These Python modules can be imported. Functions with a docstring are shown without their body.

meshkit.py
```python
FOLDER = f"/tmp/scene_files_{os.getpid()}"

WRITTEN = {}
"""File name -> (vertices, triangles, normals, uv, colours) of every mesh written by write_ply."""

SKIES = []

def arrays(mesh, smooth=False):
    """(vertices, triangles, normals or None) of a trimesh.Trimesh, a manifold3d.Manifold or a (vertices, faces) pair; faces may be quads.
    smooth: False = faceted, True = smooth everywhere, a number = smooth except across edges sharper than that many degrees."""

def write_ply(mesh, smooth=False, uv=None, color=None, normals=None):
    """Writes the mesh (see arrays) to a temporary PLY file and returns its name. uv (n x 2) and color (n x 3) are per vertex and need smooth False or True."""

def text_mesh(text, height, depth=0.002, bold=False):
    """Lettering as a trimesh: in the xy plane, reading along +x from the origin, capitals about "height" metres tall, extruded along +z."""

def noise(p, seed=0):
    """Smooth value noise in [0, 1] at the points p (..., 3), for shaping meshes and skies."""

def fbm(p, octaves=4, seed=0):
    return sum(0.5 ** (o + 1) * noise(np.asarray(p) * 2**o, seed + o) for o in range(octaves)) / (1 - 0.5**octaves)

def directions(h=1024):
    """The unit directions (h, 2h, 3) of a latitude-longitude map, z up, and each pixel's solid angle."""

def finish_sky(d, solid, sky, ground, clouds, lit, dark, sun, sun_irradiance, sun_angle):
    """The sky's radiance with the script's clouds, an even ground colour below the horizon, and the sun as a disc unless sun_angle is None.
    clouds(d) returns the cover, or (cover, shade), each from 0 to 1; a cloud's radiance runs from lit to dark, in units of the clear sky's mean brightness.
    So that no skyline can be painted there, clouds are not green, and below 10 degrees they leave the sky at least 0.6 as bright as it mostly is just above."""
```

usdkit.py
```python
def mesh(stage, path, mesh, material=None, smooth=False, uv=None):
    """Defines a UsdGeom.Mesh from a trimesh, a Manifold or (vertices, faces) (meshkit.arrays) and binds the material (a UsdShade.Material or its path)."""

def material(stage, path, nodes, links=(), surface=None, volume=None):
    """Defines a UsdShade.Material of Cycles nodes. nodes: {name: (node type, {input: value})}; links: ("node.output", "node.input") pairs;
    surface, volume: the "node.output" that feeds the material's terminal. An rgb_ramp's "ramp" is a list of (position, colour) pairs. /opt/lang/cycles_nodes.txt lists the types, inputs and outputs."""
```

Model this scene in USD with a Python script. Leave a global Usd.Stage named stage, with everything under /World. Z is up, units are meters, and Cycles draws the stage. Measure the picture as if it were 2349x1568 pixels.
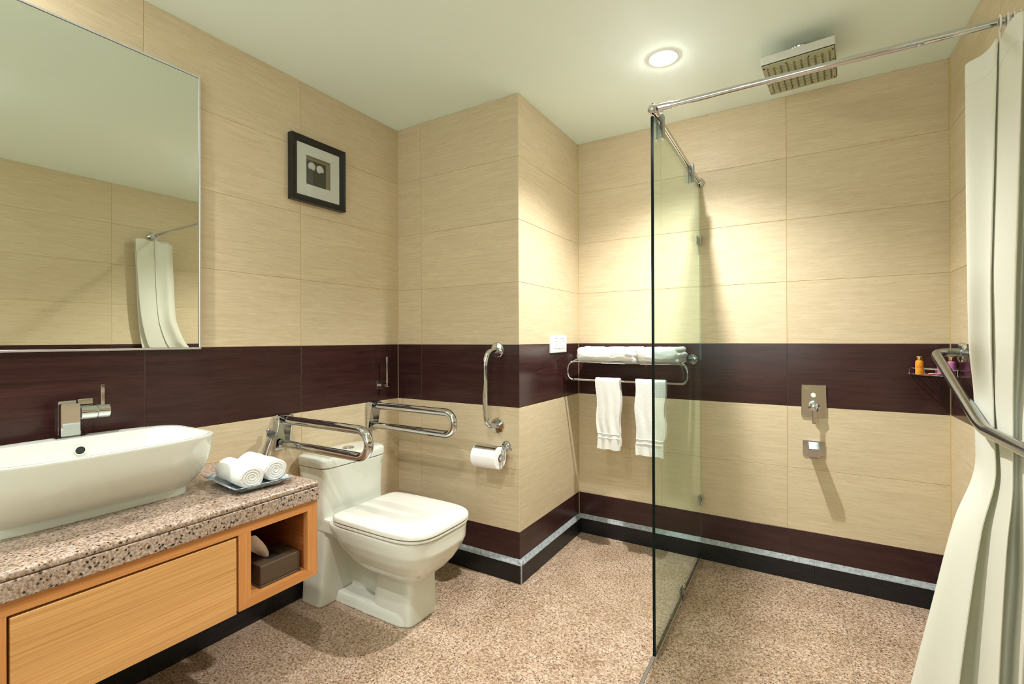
import math, random
import numpy as np
import trimesh
import manifold3d as m3
from manifold3d import Manifold, CrossSection
from shapely.geometry import Polygon, box as sbox
import usdkit, meshkit
from pxr import Usd, UsdGeom, UsdLux, UsdShade, Gf, Sdf

random.seed(7)
RNG = np.random.default_rng(7)
stage = Usd.Stage.CreateInMemory()
UsdGeom.SetStageUpAxis(stage, UsdGeom.Tokens.z)
UsdGeom.SetStageMetersPerUnit(stage, 1.0)
UsdGeom.Xform.Define(stage, '/World')

# ------------------------------------------------------------------ camera, light, exposure
EXPOSURE = 1.15
CAM = (1.94437585, 0.0, 1.16043546)
R_ = (0.85491911, 0.51874771, -0.00375875)
U_ = (0.00384545, 0.00090828, 0.99999219)
F_ = (-0.51874707, 0.85492689, 0.00121831)
FPX, SHY = 1087.6783, -6.8687
cam = UsdGeom.Camera.Define(stage, '/World/camera')
cam.CreateHorizontalApertureAttr(36.0)
cam.CreateVerticalApertureAttr(36.0 * 1568 / 2349)
cam.CreateFocalLengthAttr(FPX / 2349 * 36.0)
cam.CreateVerticalApertureOffsetAttr(SHY / 2349 * 36.0)
cam.CreateClippingRangeAttr(Gf.Vec2f(0.02, 50))
cam.CreateExposureAttr(EXPOSURE)
cam.AddTransformOp().Set(Gf.Matrix4d(*R_, 0, *U_, 0, *[-a for a in F_], 0, *CAM, 1))

# downlights: (x, y, lens emission strength, beam intensity); first one in view, the others unseen, placed to light the room
DOWNLIGHTS = [(1.457, 2.04, 90.0, 4100.0), (1.25, 0.48, 110.0, 1200.0), (0.27, 0.22, 100.0, 1650.0), (1.60, -0.55, 90.0, 700.0)]
LAMP_COLOUR = (1.0, 0.985, 0.965)
# glow of an unseen window behind the camera, placed to light the ceiling
UNSEEN_WINDOW_COLOUR, UNSEEN_WINDOW_STRENGTH = (0.84, 1.0, 0.92), 1.8

# ------------------------------------------------------------------ room dimensions (metres)
YA, YD, XC, XE, ZC = 1.961, 2.677, 0.794, 2.490, 2.344     # toilet wall, shower wall, pier side, right wall, ceiling
YF = -1.15                                                  # wall behind the camera
ZT, ZB, ZK, ZS = 1.1354, 0.8329, 0.2354, 0.106              # dark band top / bottom, dark foot top, skirting top

# ------------------------------------------------------------------ materials
def L(r, g, b):
    f = lambda c: (c / 255 / 12.92) if c / 255 <= 0.04045 else ((c / 255 + 0.055) / 1.055) ** 2.4
    return (f(r), f(g), f(b))

UsdGeom.Scope.Define(stage, '/World/Looks')
MATS = {}
def mat(name, nodes, links=(), surface='p.BSDF'):
    MATS[name] = usdkit.material(stage, '/World/Looks/' + name, nodes, links, surface=surface)
    return MATS[name]
def plain(name, colour, rough=0.5, metal=0.0, **kw):
    p = dict(base_color=colour, roughness=rough, metallic=metal); p.update(kw)
    return mat(name, {'p': ('principled_bsdf', p)})

def shifted(nodes, links, scale, rot=(0, 0, 0), jump=7.0, coat=None):
    """position, shifted by a random step for each mesh, scaled -> node 'map'"""
    nodes.update({'geo': ('geometry', {}), 'oi': ('object_info', {}),
                  'rnd': ('vector_math', {'math_type': 'scale', 'vector1': (3.1, 1.7, 2.3)}),
                  'rm': ('math', {'math_type': 'multiply', 'value2': jump}),
                  'add': ('vector_math', {'math_type': 'add'}),
                  'map': ('mapping', {'mapping_type': 'point', 'scale': scale, 'rotation': rot})})
    links += [('oi.random', 'rm.value1'), ('rm.value', 'rnd.scale'), ('geo.position', 'add.vector1'), ('rnd.vector', 'add.vector2'), ('add.vector', 'map.vector')]

def streaky(name, c_lo, c_hi, c_line, scale, rough, tone=0.07, line_at=0.60, bump=0.0):
    """fine horizontal veins: stone-look wall tile"""
    n, l = {}, []
    shifted(n, l, scale)
    n.update({
        'n1': ('noise_texture', {'scale': 1.0, 'detail': 5.0, 'roughness': 0.6, 'distortion': 0.9}),
        'r1': ('rgb_ramp', {'ramp': [(0.28, c_lo), (0.50, tuple((a + b) / 2 for a, b in zip(c_lo, c_hi))), (0.70, c_hi)]}),
        'map2': ('mapping', {'mapping_type': 'point', 'scale': (1.3, 1.3, 1.9)}),
        'n2': ('noise_texture', {'scale': 1.0, 'detail': 3.0, 'roughness': 0.5, 'distortion': 1.6}),
        'r2': ('rgb_ramp', {'ramp': [(line_at - 0.09, (0, 0, 0)), (line_at - 0.012, (0.75, 0.75, 0.75)), (line_at, (0, 0, 0)), (0.9, (0, 0, 0))]}),
        'mx': ('mix_color', {'blend_type': 'mix', 'b': c_line}),
        'f': ('math', {'math_type': 'multiply', 'value2': 0.55}),
        'tv': ('map_range', {'from_min': 0.0, 'from_max': 1.0, 'to_min': 1 - tone, 'to_max': 1 + tone}),
        'hs': ('hsv', {}),
        'p': ('principled_bsdf', {'roughness': rough, 'specular_ior_level': 0.4}),
    })
    l += [('map.vector', 'n1.vector'), ('n1.fac', 'r1.fac'), ('map.vector', 'map2.vector'), ('map2.vector', 'n2.vector'), ('n2.fac', 'r2.fac'),
          ('r2.color', 'f.value1'), ('f.value', 'mx.fac'), ('r1.color', 'mx.a'), ('oi.random', 'tv.value'), ('tv.result', 'hs.value'), ('mx.result', 'hs.color'), ('hs.color', 'p.base_color')]
    return mat(name, n, l)

BEIGE_LO, BEIGE_HI, BEIGE_LINE = L(206, 188, 155), L(220, 204, 173), L(184, 160, 124)
streaky('beige_tile', BEIGE_LO, BEIGE_HI, BEIGE_LINE, (6.0, 6.0, 75.0), 0.42, tone=0.035)
streaky('brown_tile', L(50, 28, 27), L(70, 42, 40), L(28, 15, 15), (3.4, 3.4, 42.0), 0.22, tone=0.05)
streaky('black_skirting', L(14, 13, 16), L(28, 26, 29), L(52, 49, 53), (9, 9, 60), 0.36, tone=0.1)

def granite(name, ramp, cloud, specks, grain, rough, jump=3.0):
    """speckled stone: a fine mottled ground, slow clouds over it, dark crystals; specks = [(colour, cells per metre, share of cells, size)]"""
    n, l = {}, []
    shifted(n, l, (1, 1, 1), jump=jump)
    n.update({'n0': ('noise_texture', {'scale': grain, 'detail': 3.0, 'roughness': 0.7}),
              'r0': ('rgb_ramp', {'ramp': ramp}),
              'nc': ('noise_texture', {'scale': 5.5, 'detail': 4.0, 'roughness': 0.6}),
              'rc': ('rgb_ramp', {'ramp': [(0.34, cloud), (0.62, (1, 1, 1))]}),
              'mc': ('mix_color', {'blend_type': 'multiply', 'fac': 1.0}),
              'p': ('principled_bsdf', {'roughness': rough})})
    l += [('map.vector', 'n0.vector'), ('n0.fac', 'r0.fac'), ('map.vector', 'nc.vector'), ('nc.fac', 'rc.fac'), ('r0.color', 'mc.a'), ('rc.color', 'mc.b')]
    last = 'mc.result'
    for i, (c, sc, cover, size) in enumerate(specks):
        n.update({f'nw{i}': ('noise_texture', {'scale': sc * 1.1, 'detail': 3.0, 'roughness': 0.65}),
                  f'sc{i}': ('vector_math', {'math_type': 'multiply_add', 'vector2': (1.3 / sc,) * 3}),
                  f'v{i}': ('voronoi_texture', {'scale': sc, 'randomness': 1.0}),
                  f's{i}': ('separate_color', {}),
                  f'a{i}': ('math', {'math_type': 'less_than', 'value2': cover}),
                  f'd{i}': ('map_range', {'from_min': size * 0.55, 'from_max': size, 'to_min': 1.0, 'to_max': 0.0, 'clamp': True}),
                  f'm{i}': ('math', {'math_type': 'multiply'}),
                  f'x{i}': ('mix_color', {'b': c})})
        l += [('map.vector', f'nw{i}.vector'), (f'nw{i}.color', f'sc{i}.vector1'), ('map.vector', f'sc{i}.vector3'), (f'sc{i}.vector', f'v{i}.vector'),
              (f'v{i}.color', f's{i}.color'), (f's{i}.r', f'a{i}.value1'), (f'v{i}.distance', f'd{i}.value'), (f'a{i}.value', f'm{i}.value1'), (f'd{i}.result', f'm{i}.value2'),
              (f'm{i}.value', f'x{i}.fac'), (last, f'x{i}.a')]
        last = f'x{i}.result'
    l += [(last, 'p.base_color')]
    return mat(name, n, l)

granite('floor_granite', [(0.32, L(108, 88, 70)), (0.43, L(164, 139, 115)), (0.56, L(202, 178, 156)), (0.68, L(224, 206, 189))], (0.80, 0.77, 0.71),
        [(L(156, 108, 62), 130, 0.12, 0.44), (L(66, 56, 46), 190, 0.24, 0.42), (L(36, 32, 28), 125, 0.17, 0.42)], 130, 0.42)
granite('counter_granite', [(0.30, L(106, 88, 74)), (0.43, L(156, 135, 119)), (0.56, L(190, 170, 154)), (0.72, L(212, 198, 186))], (0.86, 0.84, 0.80),
        [(L(150, 110, 66), 110, 0.14, 0.46), (L(66, 53, 43), 180, 0.26, 0.44), (L(36, 30, 27), 115, 0.26, 0.46)], 150, 0.28)
granite('bevel_stone', [(0.3, L(126, 132, 136)), (0.5, L(158, 165, 168)), (0.7, L(182, 188, 190))], (0.92, 0.93, 0.94), [(L(100, 104, 108), 420, 0.10, 0.4)], 60, 0.55)

def oak(name, lo, hi, dark, scale, rough=0.42):
    n, l = {}, []
    shifted(n, l, scale, jump=2.0)
    n.update({'n1': ('noise_texture', {'scale': 1.0, 'detail': 4.0, 'roughness': 0.62, 'distortion': 0.35}),
              'r1': ('rgb_ramp', {'ramp': [(0.25, dark), (0.42, lo), (0.68, hi)]}),
              'm2': ('mapping', {'mapping_type': 'point', 'scale': (0.12, 0.12, 0.12)}),
              'n2': ('noise_texture', {'scale': 1.0, 'detail': 2.0, 'distortion': 1.0}),
              'r2': ('rgb_ramp', {'ramp': [(0.3, (0.86, 0.84, 0.8)), (0.7, (1, 1, 1))]}),
              'x': ('mix_color', {'blend_type': 'multiply', 'fac': 1.0}),
              'p': ('principled_bsdf', {'roughness': rough})})
    l += [('map.vector', 'n1.vector'), ('n1.fac', 'r1.fac'), ('map.vector', 'm2.vector'), ('m2.vector', 'n2.vector'), ('n2.fac', 'r2.fac'),
          ('r1.color', 'x.a'), ('r2.color', 'x.b'), ('x.result', 'p.base_color')]
    return mat(name, n, l)
oak('oak_drawer', L(216, 162, 98), L(230, 181, 118), L(184, 130, 72), (2.6, 2.6, 230))
oak('oak_rail', L(204, 138, 76), L(214, 150, 88), L(188, 122, 64), (4, 4, 180))
oak('oak_stile', L(204, 138, 76), L(216, 152, 90), L(188, 122, 64), (180, 180, 4))
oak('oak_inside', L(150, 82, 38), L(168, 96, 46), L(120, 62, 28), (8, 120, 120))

plain('ceiling_paint', L(240, 253, 245), 0.9)
plain('wall_paint', L(222, 206, 176), 0.8)
plain('grout', L(206, 178, 130), 0.9)
plain('grout_dark', L(88, 70, 66), 0.9)
plain('corner_silicone', L(206, 182, 110), 0.7)
plain('floor_grout', L(176, 160, 142), 0.9)
plain('strip_metal', L(120, 116, 110), 0.45)
plain('chrome', (0.64, 0.66, 0.69), 0.05, 1.0)
plain('brushed_steel', (0.40, 0.44, 0.47), 0.16, 1.0)
plain('aluminium', (0.80, 0.82, 0.88), 0.35, 1.0)
plain('mirror_glass', (0.80, 0.83, 0.76), 0.004, 1.0)
plain('ceramic', L(223, 227, 215), 0.08, 0.0, coat_weight=0.4, coat_roughness=0.02)
plain('lid_plastic', L(226, 226, 216), 0.14)
plain('seam', L(70, 68, 58), 0.8)
plain('hole_dark', (0.012, 0.012, 0.012), 0.6)
plain('black_frame', (0.006, 0.006, 0.007), 0.22)
plain('mat_board', L(214, 216, 212), 0.85)
plain('mat_core', L(150, 138, 112), 0.9)
plain('black_card', (0.018, 0.017, 0.016), 0.75)
plain('shell', L(206, 212, 212), 0.35)
plain('white_plastic', L(238, 240, 240), 0.25)
plain('grey_plastic', L(206, 212, 206), 0.35)
plain('socket_hole', L(70, 72, 70), 0.7)
plain('paper_white', L(246, 246, 246), 0.9)
plain('cardboard', L(150, 130, 150), 0.8)
plain('tissue_paper', L(236, 226, 214), 0.9)
plain('gold', (0.85, 0.62, 0.18), 0.22, 1.0)
plain('label_orange', L(236, 160, 40), 0.4)
plain('bottle_pink', L(206, 120, 176), 0.25)
plain('bottle_amber', L(190, 140, 60), 0.2)
plain('print_red', L(214, 70, 32), 0.5)
plain('sachet_orange', L(206, 110, 50), 0.4)
plain('sachet_pink', L(220, 176, 178), 0.4)
plain('nozzle_grey', L(120, 122, 96), 0.5)
plain('rain_face', L(172, 172, 142), 0.42)
plain('rain_body', L(206, 206, 196), 0.3, 0.0)
plain('logo_grey', L(160, 162, 146), 0.6)
plain('glass_edge', (0.002, 0.010, 0.008), 0.2, specular_ior_level=0.15)
plain('ring_plastic', L(232, 228, 222), 0.4)
mat('lamp_lens', {'e': ('emission', {'color': LAMP_COLOUR, 'strength': DOWNLIGHTS[0][2]})}, surface='e.emission')
for k_, d_ in enumerate(DOWNLIGHTS):
    mat(f'lamp_lens_{k_}', {'e': ('emission', {'color': LAMP_COLOUR, 'strength': d_[2]})}, surface='e.emission')

mat('daylit_frosted_glass', {'e': ('emission', {'color': UNSEEN_WINDOW_COLOUR, 'strength': UNSEEN_WINDOW_STRENGTH})}, surface='e.emission')  # panes of the unseen window glow by themselves
# towel / cloth
def terry(name, colour, scale=420, dist=0.004, strength=0.8):
    n = {'geo': ('geometry', {}), 'n': ('noise_texture', {'scale': scale, 'detail': 3.0, 'roughness': 0.6}),
         'b': ('bump', {'strength': strength, 'distance': dist}), 'p': ('principled_bsdf', {'base_color': colour, 'roughness': 0.95, 'sheen_weight': 0.25})}
    return mat(name, n, [('geo.position', 'n.vector'), ('n.fac', 'b.height'), ('b.normal', 'p.normal')])
terry('towel_white', L(244, 244, 238))
terry('towel_band', L(246, 246, 240), 900, 0.001, 0.4)
mat('curtain_cloth', {'d': ('principled_bsdf', {'base_color': L(246, 246, 236), 'roughness': 0.7}),
                      't': ('translucent_bsdf', {'color': L(240, 240, 216)}), 'm': ('mix_closure', {'fac': 0.3})},
    [('d.BSDF', 'm.closure1'), ('t.BSDF', 'm.closure2')], surface='m.closure')
# embossed brown leatherette of the tissue box
mat('leatherette', {'geo': ('geometry', {}), 'mp': ('mapping', {'mapping_type': 'point', 'scale': (1, 1, 1)}),
                    'w': ('wave_texture', {'wave_type': 'bands', 'bands_direction': 'z', 'scale': 170.0, 'distortion': 1.2, 'detail': 1.0}),
                    'b': ('bump', {'strength': 0.35, 'distance': 0.0007}), 'p': ('principled_bsdf', {'base_color': L(78, 62, 46), 'roughness': 0.42})},
    [('geo.position', 'mp.vector'), ('mp.vector', 'w.vector'), ('w.fac', 'b.height'), ('b.normal', 'p.normal')])
# grey marbled soap dish
mat('marbled_dish', {'geo': ('geometry', {}), 'n': ('noise_texture', {'scale': 26.0, 'detail': 4.0, 'distortion': 1.4}),
                     'r': ('rgb_ramp', {'ramp': [(0.3, L(74, 84, 92)), (0.5, L(158, 172, 178)), (0.68, L(226, 234, 236))]}), 'p': ('principled_bsdf', {'roughness': 0.25})},
    [('geo.position', 'n.vector'), ('n.fac', 'r.fac'), ('r.color', 'p.base_color')])
# shower screen: each face passes tinted light and reflects by its angle
def pane_mat(name, tint):
    return mat(name, {'geo': ('geometry', {}), 'ior': ('mix_float', {'a': 1.5, 'b': 1 / 1.5}), 'fr': ('fresnel', {}),
                      't': ('transparent_bsdf', {'color': tint}), 'g': ('glossy_bsdf', {'color': (0.95, 1.0, 0.97), 'roughness': 0.0}), 'm': ('mix_closure', {})},
               [('geo.backfacing', 'ior.fac'), ('ior.result', 'fr.IOR'), ('fr.fac', 'm.fac'), ('t.BSDF', 'm.closure1'), ('g.BSDF', 'm.closure2')], surface='m.closure')
pane_mat('screen_glass', (0.905, 0.99, 0.96))
pane_mat('clear_glass', (0.985, 0.99, 0.985))

# ------------------------------------------------------------------ scene-graph helpers
USED = {}
def numbered(path):
    k = USED.get(path, -1) + 1
    USED[path] = k
    return path if k == 0 else f'{path}_{k:03d}'
def keys(prim, label=None, category=None, group=None, kind=None):
    for k, v in (('label', label), ('category', category), ('group', group), ('kind', kind)):
        if v: prim.SetCustomDataByKey(k, v)
    return prim
def thing(name, label=None, category=None, loc=(0, 0, 0), group=None, kind=None, rotz=0):
    x = UsdGeom.Xform.Define(stage, numbered('/World/' + name))
    x.AddTranslateOp().Set(Gf.Vec3d(*map(float, loc)))
    if rotz: x.AddRotateZOp().Set(float(rotz))
    keys(x.GetPrim(), label, category, group, kind)
    x.GetPrim().SetCustomDataByKey('base', ','.join(str(float(a)) for a in loc)) if False else None
    BASE[str(x.GetPath())] = np.array(loc, float)
    return x.GetPrim()
BASE = {}
def part(parent, name, mesh, material, smooth=30, label=None, kind=None, local=False):
    """mesh given in world coordinates (thing without rotation) unless local"""
    pp = str(parent.GetPath())
    path = numbered(pp + '/' + name)
    v, f, n = meshkit.arrays(mesh, False)
    if not local:
        b = BASE[pp]
        v = v - b
    BASE[path] = BASE[pp] if not local else np.zeros(3)
    m = usdkit.mesh(stage, path, trimesh.Trimesh(v, f, process=False), MATS[material], smooth=smooth)
    keys(m.GetPrim(), label, None, None, kind)
    return m.GetPrim()
def solo(name, mesh, material, label=None, category=None, group=None, kind=None, smooth=30):
    m = usdkit.mesh(stage, numbered('/World/' + name), mesh, MATS[material], smooth=smooth)
    return keys(m.GetPrim(), label, category, group, kind)

# ------------------------------------------------------------------ mesh helpers
cat = trimesh.util.concatenate
def tm(man):
    q = man.to_mesh()
    return trimesh.Trimesh(np.array(q.vert_properties[:, :3]), np.array(q.tri_verts), process=False)
def bx(lo, hi, c=0.0):
    """box with chamfered edges"""
    lo, hi = np.minimum(lo, hi).astype(float), np.maximum(lo, hi).astype(float)
    c = min(c, 0.49 * float((hi - lo).min()))
    if c <= 0:
        return trimesh.creation.box(bounds=[lo, hi])
    pts = []
    for sx in (0, 1):
        for sy in (0, 1):
            for sz in (0, 1):
                s = np.array([sx, sy, sz]); p = np.where(s == 1, hi, lo); d = np.where(s == 1, -c, c)
                for k in range(3):
                    q = p + d; q[k] = p[k]; pts.append(q)
    return trimesh.convex.convex_hull(np.array(pts))
def rbx(lo, hi, r, seg=24):
    """rounded box"""
    lo, hi = np.array(lo, float), np.array(hi, float)
    r = min(r, 0.499 * float((hi - lo).min()))
    s = Manifold.sphere(r, seg)
    return tm(Manifold.batch_hull([s.translate([x, y, z]) for x in (lo[0] + r, hi[0] - r) for y in (lo[1] + r, hi[1] - r) for z in (lo[2] + r, hi[2] - r)]))
def mbox(lo, hi):
    lo, hi = np.array(lo, float), np.array(hi, float)
    return Manifold.cube(list(hi - lo)).translate(list(lo))
def frame_to(axis):
    a = np.array(axis, float); a /= np.linalg.norm(a)
    t = np.array([0, 0, 1.0]) if abs(a[2]) < 0.9 else np.array([1.0, 0, 0])
    u = np.cross(t, a); u /= np.linalg.norm(u)
    return u, np.cross(a, u), a
def lathe(profile, origin, axis=(0, 0, 1), n=32):
    """profile [(radius, along)] turned about the axis"""
    u, v, a = frame_to(axis)
    o = np.array(origin, float)
    th = np.linspace(0, 2 * np.pi, n, endpoint=False)
    V, F = [], []
    for r, h in profile:
        V += [o + a * h + r * (np.cos(t) * u + np.sin(t) * v) for t in th]
    for i in range(len(profile) - 1):
        for j in range(n):
            p, q = i * n + j, i * n + (j + 1) % n
            F += [[p, q, q + n], [p, q + n, p + n]]
    for base, flip in ((0, True), ((len(profile) - 1) * n, False)):
        c = len(V); V.append(np.mean(V[base:base + n], axis=0))
        for j in range(n):
            p, q = base + j, base + (j + 1) % n
            F.append([c, q, p] if flip else [c, p, q])
    m = trimesh.Trimesh(np.array(V), np.array(F), process=False)
    m.merge_vertices(); m.update_faces(m.nondegenerate_faces())
    return m
def cyl(p, q, r, n=24, c=0.0):
    p, q = np.array(p, float), np.array(q, float)
    h = np.linalg.norm(q - p)
    prof = [(r, 0), (r, h)] if c <= 0 else [(r - c, 0), (r, c), (r, h - c), (r - c, h)]
    return lathe(prof, p, q - p, n)
def rounded(points, r, k=8):
    """polyline with its corners rounded"""
    P = [np.array(p, float) for p in points]
    out = [P[0]]
    for i in range(1, len(P) - 1):
        a, b, c = P[i - 1], P[i], P[i + 1]
        rr = min(r, 0.49 * np.linalg.norm(a - b), 0.49 * np.linalg.norm(c - b))
        s, e = b + (a - b) / np.linalg.norm(a - b) * rr, b + (c - b) / np.linalg.norm(c - b) * rr
        for t in np.linspace(0, 1, k + 1):
            out.append((1 - t) ** 2 * s + 2 * t * (1 - t) * b + t * t * e)
    out.append(P[-1])
    return np.array(out)
def tube(path, r, n=16, closed=False, flat=None):
    P = np.array(path, float)
    keep = [0] + [i for i in range(1, len(P)) if np.linalg.norm(P[i] - P[i - 1]) > 1e-6]
    P = P[keep]
    if closed and np.linalg.norm(P[0] - P[-1]) < 1e-6: P = P[:-1]
    N = len(P)
    T = (np.roll(P, -1, 0) - np.roll(P, 1, 0)) if closed else np.gradient(P, axis=0)
    T /= np.linalg.norm(T, axis=1, keepdims=True)
    u, v, _ = frame_to(T[0])
    th = np.linspace(0, 2 * np.pi, n, endpoint=False)
    V = []
    rr = np.full(N, r) if np.ndim(r) == 0 else np.array(r)
    for i in range(N):
        u = u - T[i] * (u @ T[i]); u /= np.linalg.norm(u); v = np.cross(T[i], u)
        V += [P[i] + rr[i] * (np.cos(t) * u + np.sin(t) * v) for t in th]
    F = []
    for i in range(N if closed else N - 1):
        i2 = (i + 1) % N
        for j in range(n):
            a, b, c, d = i * n + j, i * n + (j + 1) % n, i2 * n + (j + 1) % n, i2 * n + j
            F += [[a, b, c], [a, c, d]]
    if not closed:
        for base, flip in ((0, True), ((N - 1) * n, False)):
            c = len(V); V.append(P[0] if flip else P[-1])
            for j in range(n):
                p, q = base + j, base + (j + 1) % n
                F.append([c, q, p] if flip else [c, p, q])
    return trimesh.Trimesh(np.array(V), np.array(F), process=False)
def loft(sections, cap=True):
    S = [np.array(s, float) for s in sections]; n = len(S[0])
    V = np.vstack(S); F = []
    for i in range(len(S) - 1):
        for j in range(n):
            p, q = i * n + j, i * n + (j + 1) % n
            F += [[p, q, q + n], [p, q + n, p + n]]
    if cap:
        V = list(V)
        for base, flip in ((0, True), ((len(S) - 1) * n, False)):
            c = len(V); V.append(np.mean(V[base:base + n], axis=0))
            for j in range(n):
                p, q = base + j, base + (j + 1) % n
                F.append([c, q, p] if flip else [c, p, q])
    m = trimesh.Trimesh(np.array(V), np.array(F), process=False)
    if m.volume < 0: m.invert()
    return m
def to_man(m):
    return Manifold(m3.Mesh(np.ascontiguousarray(m.vertices, np.float32), np.ascontiguousarray(m.faces, np.uint32)))
def superell(cx, cy, a, b, e, z, n=96, e2=None):
    """superellipse outline at height z (half sizes a, b; exponent e, or e on +x and e2 on -x)"""
    t = np.linspace(0, 2 * np.pi, n, endpoint=False)
    c, s = np.cos(t), np.sin(t)
    ex = np.where(c >= 0, e, e2 or e)
    return np.stack([cx + a * np.sign(c) * np.abs(c) ** (2 / ex), cy + b * np.sign(s) * np.abs(s) ** (2 / ex), np.full(n, z)], 1)
def soften(man, edge=0.012, it=6):
    m = tm(man.refine_to_length(edge))
    m.merge_vertices()
    trimesh.smoothing.filter_taubin(m, lamb=0.5, nu=0.52, iterations=it)
    return m
def text_on(text, h, origin, right, up, out, depth=0.0006):
    t = meshkit.text_mesh(text, h, depth)
    v = np.array(t.vertices); r, u, o = (np.array(a, float) for a in (right, up, out))
    return trimesh.Trimesh(np.array(origin) + v[:, :1] * r + v[:, 1:2] * u + v[:, 2:3] * o, t.faces, process=False)

# ================================================================== THE SETTING
# ---- floor: granite slabs
fl = thing('floor', kind='structure', label='speckled pinkish-beige granite floor')
part(fl, 'bed', bx((-0.05, YF - 0.05, -0.06), (XE + 0.05, YD + 0.05, -0.0025)), 'floor_grout', smooth=False)
xs = [0.0, 0.292, 0.892, 1.478, 1.508, 2.10, XE]
ys = [YF, -0.42, 0.18, 0.78, 1.38, 1.982, YD]
for i in range(len(xs) - 1):
    for j in range(len(ys) - 1):
        if i == 3:
            continue
        if i == 1 and j % 2: pass
        part(fl, 'slab', bx((xs[i] + 0.0005, ys[j] + 0.0005, -0.012), (xs[i + 1] - 0.0005, ys[j + 1] - 0.0005, 0.0), 0.0006), 'floor_granite', smooth=False)
# thin threshold strip that runs on under the shower screen
part(fl, 'threshold_strip', bx((1.4785, YF, -0.012), (1.4895, YD, 0.0008), 0.0006), 'strip_metal', smooth=False)
part(fl, 'slab', bx((1.490, YF, -0.012), (1.508, YD, 0.0), 0.0005), 'floor_granite', smooth=False)

# ---- ceiling
ce = thing('ceiling', kind='structure', label='plain pale painted ceiling')
plate = mbox((-0.06, YF - 0.06, ZC), (XE + 0.06, YD + 0.06, ZC + 0.05))
for (x, y, s, q) in DOWNLIGHTS:
    plate = plate - Manifold.cylinder(0.03, 0.050, 0.050, 48).translate([x, y, ZC - 0.001])
part(ce, 'ceiling_board', tm(plate), 'ceiling_paint', smooth=False)

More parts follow.
